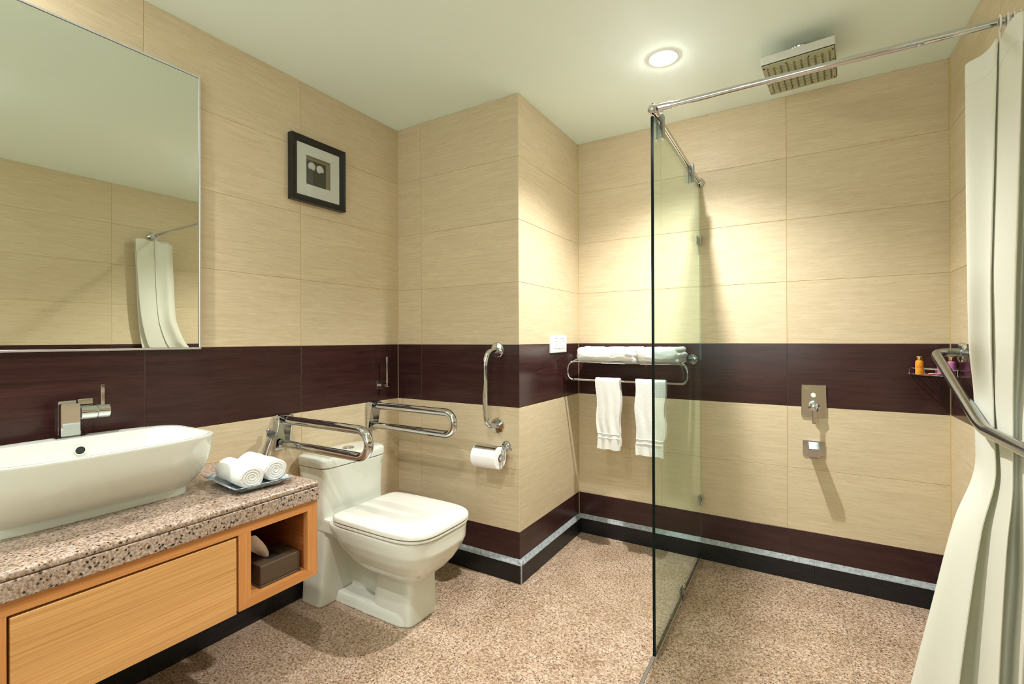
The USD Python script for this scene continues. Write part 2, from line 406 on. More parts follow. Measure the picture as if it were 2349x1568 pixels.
# ---- tiled walls
ROWS = [(ZS, ZK, 'brown_tile', 'foot_tile'), (ZK, 0.5346, 'beige_tile', 'tile'), (0.5346, ZB, 'beige_tile', 'tile'), (ZB, ZT, 'brown_tile', 'band_tile'),
        (ZT, 1.4375, 'beige_tile', 'tile'), (1.4375, 1.7395, 'beige_tile', 'tile'), (1.7395, 2.0415, 'beige_tile', 'tile'), (2.0415, ZC, 'beige_tile', 'tile')]
G = 0.0011
def tiled_wall(name, axis, plane, facing, cuts, label, depth=0.009):
    """axis: 'x' wall plane x=plane with tiles along y, or 'y'; facing = +1 or -1"""
    w = thing(name, kind='structure', label=label)
    a0, a1 = cuts[0], cuts[-1]
    def B(a, b, z0, z1, d0, d1, c):
        lo, hi = (d0, a, z0), (d1, b, z1)
        if axis == 'y': lo, hi = (a, d0, z0), (b, d1, z1)
        return bx(np.array(lo), np.array(hi), c)
    back = plane - facing * depth
    core = plane - facing * 0.0016
    # grout and wall body, dark grout behind the brown courses
    part(w, 'wall_body', B(a0 + (.004 if name == 'wall_pier' else 0), a1 - (.004 if name == 'wall_back' else 0), 0, ZC, plane - facing * 0.11, core, 0), 'grout', smooth=False)
    for z0, z1 in ((ZS - .02, ZK), (ZB, ZT)):
        part(w, 'dark_grout', B(a0 + .002, a1 - .002, z0, z1, core - facing * .001, core + facing * .0004, 0), 'grout_dark', smooth=False)
    for z0, z1, m, nm in ROWS:
        for a, b in zip(cuts[:-1], cuts[1:]):
            pr = plane + facing * random.uniform(-0.00025, 0.00025)
            part(w, nm, B(a + G, b - G, z0 + G * 0.7, z1 - G * 0.7, core - facing * 0.004, pr, 0.0007), m, smooth=False)
    return w
LY = [YF, -0.456, 0.144, 0.746, 1.350, YA]
tiled_wall('wall_left', 'x', 0.0, +1, LY, 'beige veined tiles with a dark brown band behind the basin and toilet')
tiled_wall('wall_back', 'y', YA, -1, [0.0, 0.175, XC], 'short tiled wall beside the toilet with the toilet roll holder')
tiled_wall('wall_pier', 'x', XC, +1, [YA, YD], 'tiled side of the projecting pier with the socket')
tiled_wall('wall_shower', 'y', YD, -1, [XC, 1.290, 1.892, XE], 'tiled end wall of the shower with the mixer')
tiled_wall('wall_right', 'x', XE, -1, [YF, -0.32, 0.28, 0.88, 1.478, 2.078, YD], 'tiled right wall behind the shower curtain')
stage_walls = {p.GetName(): p for p in stage.GetPrimAtPath('/World').GetChildren()}
part(stage_walls['wall_left'], 'corner_grout', bx((-.002, YA - .0022, ZS), (.0022, YA + .002, ZC)), 'grout', smooth=False)
part(stage_walls['wall_shower'], 'corner_grout', bx((XC - .002, YD - .0022, ZS), (XC + .0022, YD + .002, ZC)), 'corner_silicone', smooth=False)
part(stage_walls['wall_shower'], 'corner_grout', bx((XE - .0026, YD - .0026, ZS), (XE + .002, YD + .002, ZC)), 'corner_silicone', smooth=False)
fw = thing('wall_front', kind='structure', label='plain wall behind the camera, holding the unseen glowing window')
WX0, WX1, WZ0, WZ1 = 0.75, 2.15, 0.85, 2.05
part(fw, 'wall_body', tm(mbox((-0.1, YF - 0.14, 0), (XE + 0.1, YF, ZC)) - mbox((WX0, YF - 0.2, WZ0), (WX1, YF + 0.1, WZ1))), 'wall_paint', smooth=False)
wn = thing('window_1', kind='structure', label='unseen glowing window behind the camera, placed to light the ceiling')  # unseen window, its glowing panes brighten ceiling and walls
for lo, hi in (((WX0, WZ0), (WX1, WZ0 + .05)), ((WX0, WZ1 - .05), (WX1, WZ1)), ((WX0, WZ0 + .05), (WX0 + .05, WZ1 - .05)), ((WX1 - .05, WZ0 + .05), (WX1, WZ1 - .05)), (((WX0 + WX1) / 2 - .025, WZ0 + .05), ((WX0 + WX1) / 2 + .025, WZ1 - .05))):
    part(wn, 'window_frame', bx((lo[0], YF - .09, lo[1]), (hi[0], YF - .04, hi[1]), .003), 'white_plastic', smooth=False)
for a, b in ((WX0 + .05, (WX0 + WX1) / 2 - .025), ((WX0 + WX1) / 2 + .025, WX1 - .05)):
    part(wn, 'frosted_pane', bx((a, YF - .070, WZ0 + .05), (b, YF - .062, WZ1 - .05)), 'daylit_frosted_glass', smooth=False)
part(wn, 'window_sill', bx((WX0 - .03, YF - .04, WZ0 - .03), (WX1 + .03, YF + .04, WZ0), .004), 'white_plastic', smooth=False)

# ---- black stone skirting with a grey bevelled top
def skirting(name, axis, plane, facing, cuts, label):
    w = thing(name, kind='structure', label=label)
    sk, h1, h2 = 0.020, 0.086, 0.107
    for a, b in zip(cuts[:-1], cuts[1:]):
        def ext(pts, a, b):
            V = []
            for t in (a, b):
                for d, z in pts:
                    V.append((plane + facing * d, t, z) if axis == 'x' else (t, plane + facing * d, z))
            return trimesh.convex.convex_hull(np.array(V))
        part(w, 'skirting_tile', ext([(0, 0), (sk, 0), (sk, h1), (0, h1)], a + 0.0006, b - 0.0006), 'black_skirting', smooth=False)
        part(w, 'bevelled_edge', ext([(0.0, h1), (sk, h1), (sk - 0.002, h1 + 0.004), (0.003, h2), (0, h2)], a + 0.0003, b - 0.0003), 'bevel_stone', smooth=False)
    return w
skirting('baseboard_left', 'x', 0.0, +1, [YF, -0.456, 0.144, 0.746, 1.20, YA], 'black skirting tiles under the vanity')
wb = skirting('baseboard_back', 'y', YA, -1, [0.02, 0.40, XC + 0.02], 'black skirting tiles beside the toilet')
part(wb, 'corner_edge', bx((XC + 0.0165, YA - 0.0225, 0), (XC + 0.0225, YA - 0.0165, 0.090), 0.001), 'bevel_stone', smooth=False)
skirting('baseboard_pier', 'x', XC, +1, [YA - 0.0165, YD - 0.02], 'black skirting tiles along the pier')
skirting('baseboard_shower', 'y', YD, -1, [XC, 1.40, 2.0, XE - 0.02], 'black skirting tiles along the shower wall')
skirting('baseboard_right', 'x', XE, -1, [YF, -0.32, 0.28, 0.88, 1.478, 2.078, YD], 'black skirting tiles behind the curtain')

# ---- downlights
BEAM_CONE, BEAM_SOFT = 63.0, 1.0
for k, (x, y, s, q) in enumerate(DOWNLIGHTS):
    lab = ['lit recessed ceiling downlight above the gap between toilet pier and shower screen', 'recessed ceiling downlight over the middle of the room, out of view, placed to light the toilet wall',
           'recessed ceiling downlight over the basin, out of view, placed to light the basin', 'unseen ceiling downlight behind the camera, placed to brighten the room'][k]
    t = thing('ceiling_downlight', lab, 'ceiling light', (x, y, ZC))
    part(t, 'trim_ring', lathe([(0.040, 0.002), (0.0405, -0.003), (0.058, -0.0035), (0.0625, -0.0015), (0.063, 0.0), (0.050, 0.002), (0.050, 0.028), (0.0465, 0.028), (0.040, 0.002)], (x, y, ZC), n=48), 'white_plastic')
    part(t, 'lamp_lens', lathe([(0.0, -0.0135), (0.020, -0.0125), (0.034, -0.0085), (0.0395, -0.0035), (0.0395, 0.004), (0.0, 0.004)], (x, y, ZC), n=40), f'lamp_lens_{k}')
    lamp = UsdLux.SphereLight.Define(stage, str(t.GetPath()) + '/lamp')
    lamp.AddTranslateOp().Set(Gf.Vec3d(0, 0, -0.040))
    lamp.CreateRadiusAttr(0.022); lamp.CreateIntensityAttr(q); lamp.CreateColorAttr(Gf.Vec3f(*LAMP_COLOUR))
    sh = UsdLux.ShapingAPI.Apply(lamp.GetPrim())
    sh.CreateShapingConeAngleAttr(BEAM_CONE); sh.CreateShapingConeSoftnessAttr(BEAM_SOFT)

# ================================================================== VANITY
VX, VY0, VY1, CZ = 0.560, 0.035, 1.022, 0.690
t = thing('vanity_counter', 'speckled pink-brown granite counter top with a thick front edge, under the basin', 'counter', (0, VY0, 0.63))
part(t, 'top_slab', rbx((0.001, VY0, 0.6715), (VX + 0.004, VY1 + 0.004, CZ), 0.008), 'counter_granite')
part(t, 'apron_edge', rbx((VX - 0.055, VY0, 0.628), (VX + 0.004, VY1 + 0.004, 0.6712), 0.004), 'counter_granite', label='lower strip of the thick granite edge')
part(t, 'apron_edge', rbx((0.001, VY1 - 0.03, 0.628), (VX - 0.0555, VY1 + 0.004, 0.6712), 0.004), 'counter_granite')
part(t, 'back_seal', bx((0.0003, VY0, CZ - 0.004), (0.004, VY1, CZ + 0.003), 0.001), 'grout')

z0, z1 = 0.376, 0.628
t = thing('vanity_cabinet', 'orange-toned oak vanity cabinet hung below the granite counter', 'cabinet', (0, VY0, z0))
FX = VX - 0.004
yd0, yd1 = 0.295, 0.760
def board(pts, m, name):
    part(t, name, trimesh.convex.convex_hull(np.array([(x, y, z) for x in (FX - .022, FX) for y, z in pts])), m, smooth=False)
g_ = .0003
board([(VY0, z1), (VY1, z1), (0.986, 0.598), (VY0 + .036, 0.598)], 'oak_rail', 'top_rail')
board([(VY1, z1 - g_ * 2), (VY1, z0 + g_ * 2), (0.986, 0.404), (0.986, 0.598 - g_)], 'oak_stile', 'stile')
board([(yd1 + .002, 0.598 - g_), (yd1 + .002, z0 + g_ * 2), (0.797, 0.404), (0.797, 0.598 - g_)], 'oak_stile', 'stile')
board([(yd0 - .037, 0.598 - g_), (yd0 - .003, 0.598 - g_), (yd0 - .003, z0 + g_ * 2), (yd0 - .037, 0.404)], 'oak_stile', 'stile')
board([(VY0, z1 - g_ * 2), (VY0 + .036, 0.598 - g_), (VY0 + .036, 0.404), (VY0, z0 + g_ * 2)], 'oak_stile', 'stile')
board([(yd1 + .002 + g_, z0), (VY1 - g_, z0), (0.986 - g_, 0.404), (0.797 + g_, 0.404)], 'oak_rail', 'bottom_rail')
board([(VY0 + g_, z0), (yd0 - .003 - g_, z0), (yd0 - .037 - g_, 0.404), (VY0 + .036 + g_, 0.404)], 'oak_rail', 'bottom_rail')
for (a, b) in ((0.7974, 0.9856), (VY0 + 0.0364, yd0 - 0.0374)):
    # lined open niche
    xb = FX - 0.34
    part(t, 'niche_floor', bx((xb, a, 0.392), (FX - 0.0222, b, 0.404)), 'oak_rail', smooth=False)
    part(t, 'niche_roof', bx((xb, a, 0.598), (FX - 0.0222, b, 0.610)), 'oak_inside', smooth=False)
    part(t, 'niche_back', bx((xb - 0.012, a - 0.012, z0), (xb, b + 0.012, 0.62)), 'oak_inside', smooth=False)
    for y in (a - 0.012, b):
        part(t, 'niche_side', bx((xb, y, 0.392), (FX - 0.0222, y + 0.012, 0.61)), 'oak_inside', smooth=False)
part(t, 'end_panel', bx((0.0, VY1 - 0.02, z0), (FX - 0.0222, VY1, z1)), 'oak_stile', smooth=False)
part(t, 'end_panel', bx((0.0, VY0, z0), (FX - 0.0222, VY0 + 0.02, z1)), 'oak_stile', smooth=False)
part(t, 'carcass', bx((0.0, yd0 - 0.003, z0 + 0.004), (FX - 0.024, yd1 + 0.001, 0.600)), 'hole_dark', smooth=False, label='carcass coloured near black for the shade in the gaps round the drawer')  # near black colour stands for the shade behind the drawer gaps
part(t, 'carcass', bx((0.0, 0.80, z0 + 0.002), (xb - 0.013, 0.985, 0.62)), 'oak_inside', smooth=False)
part(t, 'drawer_front', bx((FX - 0.0215, yd0 + 0.002, z0 - 0.004), (FX - 0.001, yd1 - 0.004, 0.5915), 0.001), 'oak_drawer', label='wide drawer front with fine straight grain')

# ---- basin
BY, BZ0, BZ1 = 0.5275, CZ + .0004, 0.876
BXC = 0.258
t = thing('wash_basin', 'wide white ceramic vessel basin standing on the granite counter', 'basin', (BXC, BY, BZ0))
NB = 160
def boat(cx, a, b, e, z):
    if e > 3.5:
        return superell(cx, BY, a, b, e, z, NB)
    th = np.linspace(0, 2 * np.pi, NB, endpoint=False); c, s = np.cos(th), np.sin(th)     # bulging long sides, square ends
    return np.stack([cx + a * np.sign(c) * np.abs(c) ** (2 / 5.5), BY + b * np.sign(s) * np.abs(s) ** (2 / 2.6), np.full(NB, z)], 1)
outer = [boat(0.262, 0.070, 0.205, 8, BZ0), boat(0.262, 0.072, 0.207, 8, BZ0 + 0.004), boat(0.262, 0.073, 0.208, 8, BZ0 + 0.020), boat(0.262, 0.080, 0.215, 6, BZ0 + 0.026),
         boat(0.261, 0.106, 0.232, 3.5, BZ0 + 0.042), boat(0.260, 0.136, 0.244, 3.4, BZ0 + 0.066), boat(0.259, 0.163, 0.253, 3.3, BZ0 + 0.100), boat(0.258, 0.180, 0.260, 3.2, BZ0 + 0.138),
         boat(0.257, 0.190, 0.263, 3.1, BZ1 - 0.008), boat(0.257, 0.191, 0.264, 3.1, BZ1 - 0.004), boat(0.257, 0.190, 0.263, 3.1, BZ1 - 0.001), boat(0.257, 0.188, 0.261, 3.1, BZ1)]
inner = [boat(0.271, 0.167, 0.249, 3.0, BZ1), boat(0.272, 0.164, 0.246, 3.0, BZ1 - 0.002), boat(0.273, 0.161, 0.242, 3.0, BZ1 - 0.010), boat(0.276, 0.150, 0.232, 3.8, BZ1 - 0.06),
         boat(0.276, 0.130, 0.215, 4.0, BZ1 - 0.095), boat(0.276, 0.100, 0.190, 4.0, BZ1 - 0.116), boat(0.276, 0.020, 0.030, 2, BZ1 - 0.126)]
# a flat ledge for the tap at the back of the rim
for s in inner[:3]:
    s[:, 0] = np.maximum(s[:, 0], 0.130 + 0.004 * 0)
for s in inner[3:6]:
    s[:, 0] = np.maximum(s[:, 0], 0.134)
part(t, 'bowl', loft(outer + inner), 'ceramic', smooth=35)
oy, oz = BY + 0.005, BZ1 - 0.036
part(t, 'overflow_hole', cyl((0.128, oy, oz), (0.1372, oy, oz - 0.001), 0.0125, 24), 'hole_dark')
part(t, 'overflow_ring', tube([(0.1372, oy + 0.0125 * math.cos(a), oz + 0.0125 * math.sin(a)) for a in np.linspace(0, 2 * np.pi, 33)[:-1]], 0.0014, 8, closed=True), 'ceramic')
part(t, 'drain', lathe([(0, 0.0035), (0.018, 0.003), (0.022, 0.0)], (0.276, BY, BZ1 - 0.1265), n=24), 'chrome')

# ---- tap
ty, tz = 0.520, BZ1
t = thing('basin_tap', 'square chrome mixer tap on the back rim of the basin', 'tap', (0.085, ty, tz))
part(t, 'base_plate', bx((0.068, ty - 0.036, tz - 0.0005), (0.126, ty + 0.036, tz + 0.0045), 0.0008), 'chrome')
part(t, 'column', bx((0.086, ty - 0.0225, tz + 0.0045), (0.112, ty + 0.0225, tz + 0.100), 0.0025), 'chrome')
part(t, 'spout_block', bx((0.070, ty - 0.028, tz + 0.1005), (0.148, ty + 0.034, tz + 0.118), 0.003), 'chrome') if False else None
part(t, 'body_block', bx((0.050, ty - 0.0215, tz + 0.0045), (0.0858, ty + 0.0215, tz + 0.107), 0.003), 'chrome')
part(t, 'housing', bx((0.054, ty + 0.0217, tz + 0.092), (0.090, ty + 0.058, tz + 0.110), 0.002), 'chrome')
cyl_y = [(0.0205, 0), (0.0215, 0.001), (0.0215, 0.037), (0.0205, 0.038)]
part(t, 'cartridge', lathe(cyl_y, (0.098, ty + 0.0227, tz + 0.070), (0, 1, 0), 32), 'chrome')
kn = part(t, 'handle_knob', lathe([(0.019, 0), (0.0215, 0.0015), (0.0215, 0.030), (0.019, 0.0325), (0.0, 0.0328)], (0.098, ty + 0.0612, tz + 0.070), (0, 1, 0), 32), 'chrome')
part(kn, 'lever', bx((0.094, ty + 0.0725, tz + 0.089), (0.102, ty + 0.0825, tz + 0.150), 0.001), 'chrome')

# ---- marbled dish with two rolled flannels
t = thing('soap_dish', 'shallow grey marbled dish on the granite counter beside the basin', 'dish', (0.372, 0.885, CZ))
def rect(cx, cy, a, b, z, ang, n=48, e=14):
    s = superell(0, 0, a, b, e, z, n); c, si = math.cos(ang), math.sin(ang)
    return np.stack([cx + s[:, 0] * c - s[:, 1] * si, cy + s[:, 0] * si + s[:, 1] * c, s[:, 2]], 1)
DA = math.radians(-6)
dc = (0.382, 0.886)
part(t, 'dish_body', loft([rect(*dc, .095, .062, CZ + .0003, DA), rect(*dc, .098, .065, CZ + .003, DA), rect(*dc, .121, .087, CZ + .019, DA), rect(*dc, .124, .090, CZ + .0215, DA),
                           rect(*dc, .123, .089, CZ + .0235, DA), rect(*dc, .113, .079, CZ + .0195, DA), rect(*dc, .094, .061, CZ + .008, DA), rect(*dc, .02, .02, CZ + .0078, DA)]), 'marbled_dish', smooth=40)
def rolled(name, c, length, r, ang, label, roll=0.0):
    t = thing(name, label, 'towel', (c[0], c[1], c[2] - r), group=None)
    ca, sa = math.cos(ang), math.sin(ang)
    ax, sd = np.array([ca, sa, 0]), np.array([-sa, ca, 0])
    # body: a soft, slightly squashed roll with rounded rims
    secs = []
    K = 64
    for s, q in ((-0.5, .80), (-0.495, .90), (-0.48, .97), (-0.44, 1.0), (-0.2, 1.02), (0.0, 1.0), (0.2, 1.02), (0.44, 1.0), (0.475, .97), (0.49, .91), (0.494, .84), (0.488, .78)):
        ring = []
        for j in range(K):
            th = 2 * math.pi * j / K
            rr = r * q * (1 + 0.03 * math.sin(3 * th + 9 * s + roll) + 0.02 * math.sin(5 * th - 14 * s))
            p = np.array(c) + ax * (s * length) + sd * (rr * math.cos(th) * 1.10) + np.array([0, 0, 1]) * rr * math.sin(th) * 0.97
            ring.append(p)
        secs.append(ring)
    part(t, 'rolled_cloth', loft(secs), 'towel_white', smooth=60)
    # the spiral of cloth seen at the open end
    P = []
    for u in np.linspace(0, 1, 150):
        th = roll + u * 2 * math.pi * 3.4
        rr = r * (0.10 + 0.72 * u)
        P.append(np.array(c) + ax * (0.488 * length - 0.0005) + sd * rr * math.cos(th) * 1.08 + np.array([0, 0, 1]) * rr * math.sin(th) * .95)
    part(t, 'spiral_edge', tube(P, 0.0034, 8), 'towel_white', smooth=60)
    return t
rolled('hand_towel_roll', (0.395, 0.852, CZ + .0105 + .0345), 0.190, 0.0355, DA - 0.02, 'white rolled hand towel at the front of the grey dish, nearer the camera', 0.6)
rolled('hand_towel_roll', (0.378, 0.935, CZ + .0110 + .0345), 0.190, 0.0355, DA + 0.04, 'white rolled hand towel at the back of the grey dish, nearer the wall', 2.2)

# ---- tissue box in the niche
t = thing('tissue_box', 'dark brown embossed tissue box in the open niche of the vanity', 'tissue box', (0.47, 0.905, 0.4042))
tb0, tb1 = (0.415, 0.838, 0.4042), (0.535, 0.972, 0.470)
part(t, 'box_body', rbx((tb0[0], tb0[1], 0.4102), tb1, 0.004), 'leatherette')
part(t, 'box_base', bx((tb0[0] - 0.002, tb0[1] - 0.002, 0.4042), (tb1[0] + 0.002, tb1[1] + 0.002, 0.4108), 0.001), 'leatherette')
part(t, 'box_opening', bx((0.440, 0.88, 0.4695), (0.510, 0.925, 0.4705), 0.0003), 'hole_dark')
NS, NT = 20, 16
gv, gf = [], []
for i in range(NS + 1):
    s = i / NS
    for j in range(NT + 1):
        q = j / NT * 2 - 1
        w = 0.015 + 0.014 * math.sin(math.pi * min(1, s * .8))
        gv.append((0.474 + 0.012 * math.cos(q * 2.4) + 0.008 * s + 0.012 * q * s, 0.892 + q * w - 0.050 * s ** 1.2 - 0.012 * q * q * s, 0.470 + 0.088 * s - 0.022 * (q + .3) ** 2 * s + 0.003 * math.sin(q * 5)))
for i in range(NS):
    for j in range(NT):
        a = i * (NT + 1) + j
        gf += [[a, a + 1, a + NT + 2], [a, a + NT + 2, a + NT + 1]]
gm = trimesh.Trimesh(gv, gf, process=False)
nrm = gm.vertex_normals
tis = trimesh.Trimesh(np.vstack([gm.vertices, gm.vertices + nrm * 0.0006]), np.vstack([gm.faces[:, ::-1], gm.faces + len(gv)]), process=False)
part(t, 'tissue', tis, 'tissue_paper', smooth=True, label='white tissue pulled half out of the box')

# ================================================================== MIRROR AND PICTURE
MY0, MY1, MZ0, MZ1 = 0.137, 0.918, 1.129, 2.152
t = thing('wall_mirror', 'large rectangular mirror with a thin silver frame above the basin', 'mirror', (0, (MY0 + MY1) / 2, MZ0))
part(t, 'backing', bx((0.0005, MY0 + .004, MZ0 + .004), (0.014, MY1 - .004, MZ1 - .004)), 'black_card', smooth=False)
part(t, 'glass', bx((0.0142, MY0 + .008, MZ0 + .008), (0.0185, MY1 - .008, MZ1 - .008)), 'mirror_glass', smooth=False)
for lo, hi in (((MY0, MZ0), (MY1, MZ0 + .007)), ((MY0, MZ1 - .007), (MY1, MZ1)), ((MY0, MZ0 + .007), (MY0 + .007, MZ1 - .007)), ((MY1 - .007, MZ0 + .007), (MY1, MZ1 - .007))):
    part(t, 'frame', bx((0.0005, lo[0], lo[1]), (0.022, hi[0], hi[1]), 0.001), 'aluminium')

PY0, PY1, PZ0, PZ1, PD = 1.287, 1.577, 1.791, 2.087, 0.030
t = thing('framed_picture', 'black box frame with white mount holding two pale shells, on the wall over the toilet', 'picture', (0, (PY0 + PY1) / 2, PZ0))
fwid = 0.030
prof = [(0, 0), (PD, 0), (PD + .002, .004), (PD - .001, .016), (PD - .008, fwid - .002), (PD - .009, fwid), (0, fwid)]      # (out, inwards)
def moulding(side):
    cs = {'b': ((PY0, PZ0), (PY1, PZ0)), 't': ((PY1, PZ1), (PY0, PZ1)), 'l': ((PY0, PZ1), (PY0, PZ0)), 'r': ((PY1, PZ0), (PY1, PZ1))}[side]
    (ya, za), (yb, zb) = cs
    dy, dz = np.sign(yb - ya), np.sign(zb - za)
    iy, iz = -dz, dy
    V = []
    for (yy, zz, s) in ((ya, za, 1), (yb, zb, -1)):
        for o, w in prof:
            V.append((0.0004 + o, yy + iy * w + dy * w * s, zz + iz * w + dz * w * s))
    n = len(prof); F = []
    for j in range(n):
        k2 = (j + 1) % n
        F += [[j, k2, n + k2], [j, n + k2, n + j]]
    for j in range(1, n - 1):
        F += [[0, j + 1, j], [n, n + j, n + j + 1]]
    m = trimesh.Trimesh(V, F, process=False)
    trimesh.repair.fix_normals(m)
    return m
for s in 'btlr':
    part(t, 'frame', moulding(s), 'black_frame', smooth=20)
iy0, iy1, iz0, iz1 = PY0 + fwid - .002, PY1 - fwid + .002, PZ0 + fwid - .002, PZ1 - fwid + .002
oy0, oy1, oz0, oz1 = 1.366, 1.497, 1.877, 2.009
mo = mbox((0.017, iy0, iz0), (0.0195, iy1, iz1)) - mbox((0.01, oy0, oz0), (0.03, oy1, oz1))
part(t, 'mount_board', tm(mo), 'mat_board', smooth=False)
rim = mbox((0.003, oy0 - .004, oz0 - .004), (0.0168, oy1 + .004, oz1 + .004)) - mbox((0.002, oy0, oz0), (0.03, oy1, oz1))
part(t, 'recess_sides', tm(rim), 'mat_core', smooth=False)
part(t, 'backing', bx((0.001, iy0, iz0), (0.0029, iy1, iz1)), 'mat_core', smooth=False)
part(t, 'dark_card', bx((0.003, oy0 + .0005, oz0 + .0005), (0.0050, 1.482, 1.996)), 'black_card', smooth=False)
for k, (yy, zz, a) in enumerate(((1.404, 1.969, -0.1), (1.449, 1.966, 0.35))):
    pts = []
    for q in np.linspace(0, 2 * np.pi, 48, endpoint=False):
        r = 0.0195 * (1 - 0.32 * math.exp(-((math.atan2(math.sin(q + math.pi / 2 - a), math.cos(q + math.pi / 2 - a))) / 0.42) ** 2))
        pts.append((r * math.cos(q), r * math.sin(q)))
    pts = np.array(pts)
    secs = [np.stack([np.full(48, 0.0051 + h), yy + pts[:, 0] * s, zz + pts[:, 1] * s], 1) for h, s in ((0, 1.0), (.0015, 1.0), (.004, .85), (.0055, .6), (.006, .25))]
    part(t, 'shell', loft(secs), 'shell', smooth=50, label='pale half-moon shell')
part(t, 'cover_glass', bx((0.0200, iy0, iz0), (0.0212, iy1, iz1)), 'clear_glass', smooth=False)

# ================================================================== TOILET
TY = 1.500
t = thing('toilet', 'white one-piece ceramic toilet with a squared seat, beside the vanity', 'toilet', (0.35, TY, 0))
def rr(x0, x1, w0, z, e=7):
    return superell((x0 + x1) / 2, TY - (.007 if z > .4 else 0), (x1 - x0) / 2, w0, e, z, 96)
def lo_man(secs):
    return to_man(loft(secs))
column = lo_man([rr(0.035, 0.172, .185, 0.001, 9), rr(0.033, 0.180, .181, 0.05, 9), rr(0.031, 0.192, .174, .20, 9), rr(0.028, 0.200, .170, .33, 8), rr(0.024, 0.196, .174, .42, 7), rr(0.014, 0.200, .178, .52, 6), rr(0.006, 0.210, .183, .6055, 6)])
plinth = lo_man([rr(0.10, 0.585, .105, 0.001, 10), rr(0.10, 0.583, .100, 0.03, 10), rr(0.10, 0.580, .094, .045, 10)])
skirt = mbox((0.12, TY - .022, 0.03), (0.46, TY + .022, .34))
def pd(x0, x1, w, z, e=8): return superell((x0 + x1) / 2, TY, (x1 - x0) / 2, w, e, z, 96)
pedestal = lo_man([pd(0.385, 0.606, .094, 0.001, 7), pd(0.388, 0.604, .092, .06, 7), pd(0.396, 0.600, .088, .14, 7), pd(0.40, 0.602, .086, .20, 7), pd(0.39, 0.61, .09, .25, 6)])
def bw(x0, x1, w, z, e=4.0, e2=8): return superell((x0 + x1) / 2, TY, (x1 - x0) / 2, w, e, z, 128, e2)
bowl = lo_man([bw(0.40, 0.604, .088, .178, 5), bw(0.388, 0.625, .100, .186, 4.6), bw(0.350, 0.660, .128, .210, 4.0), bw(0.310, 0.692, .155, .245, 3.8), bw(0.275, 0.720, .175, .285, 3.7), bw(0.245, 0.738, .188, .325, 3.7),
               bw(0.215, 0.738, .194, .360, 3.8), bw(0.205, 0.740, .195, .380, 3.8), bw(0.207, 0.737, .192, .386, 3.8)])
deck = lo_man([rr(0.10, 0.36, .165, .318, 12), rr(0.10, 0.36, .172, .335, 12), rr(0.10, 0.36, .172, .380, 12), rr(0.10, 0.36, .170, .386, 12)])
body = column + plinth + skirt + pedestal + bowl + deck
part(t, 'body', soften(body, 0.008, 6), 'ceramic', smooth=50)
part(t, 'tank_seam', loft([rr(0.008, 0.207, .180, .6045, 6), rr(0.008, 0.207, .180, .6088, 6)]), 'seam')
lidm = loft([rr(0.0045, 0.213, .185, .6088, 6), rr(0.004, 0.2145, .186, .612, 6), rr(0.004, 0.214, .186, .634, 6), rr(0.007, 0.211, .183, .643, 6), rr(0.013, 0.204, .177, .649, 6), rr(0.030, 0.19, .164, .6515, 6), rr(0.06, 0.16, .12, .6525, 5)])
tl = part(t, 'tank_lid', lidm, 'ceramic', smooth=40)
part(tl, 'flush_button', lathe([(0.024, 0.0), (0.026, 0.002), (0.0245, 0.0055), (0.012, 0.0065), (0, 0.0066)], (0.118, TY + .015, .6522), n=32), 'chrome')
def so(x0, x1, w, z, e=3.9): return superell((x0 + x1) / 2, TY, (x1 - x0) / 2, w, e, z, 128, 9)
seat = loft([so(0.243, 0.740, .194, .3875), so(0.240, 0.744, .197, .391), so(0.240, 0.744, .197, .3975), so(0.243, 0.740, .194, .400)])
part(t, 'seat', seat, 'lid_plastic', smooth=40)
lid = loft([so(0.243, 0.742, .195, .4018), so(0.239, 0.746, .199, .406), so(0.240, 0.745, .198, .418), so(0.246, 0.739, .193, .4235), so(0.258, 0.728, .183, .4265), so(0.31, 0.69, .140, .430), so(0.41, 0.59, .06, .431)])
part(t, 'seat_lid', lid, 'lid_plastic', smooth=40)
for s in (-1, 1):
    part(t, 'hinge', cyl((0.236, TY + s * .075 - .018, .396), (0.236, TY + s * .075 + .018, .396), .009, 16, .001), 'lid_plastic')
part(t, 'maker_mark', cat([bx((0.2075, TY + .136 + k * .0042, .574), (0.2082, TY + .139 + k * .0042, .581 - (k % 2) * .002), 0.0001) for k in range(6)]), 'logo_grey', label='small grey printed mark, too small to read')

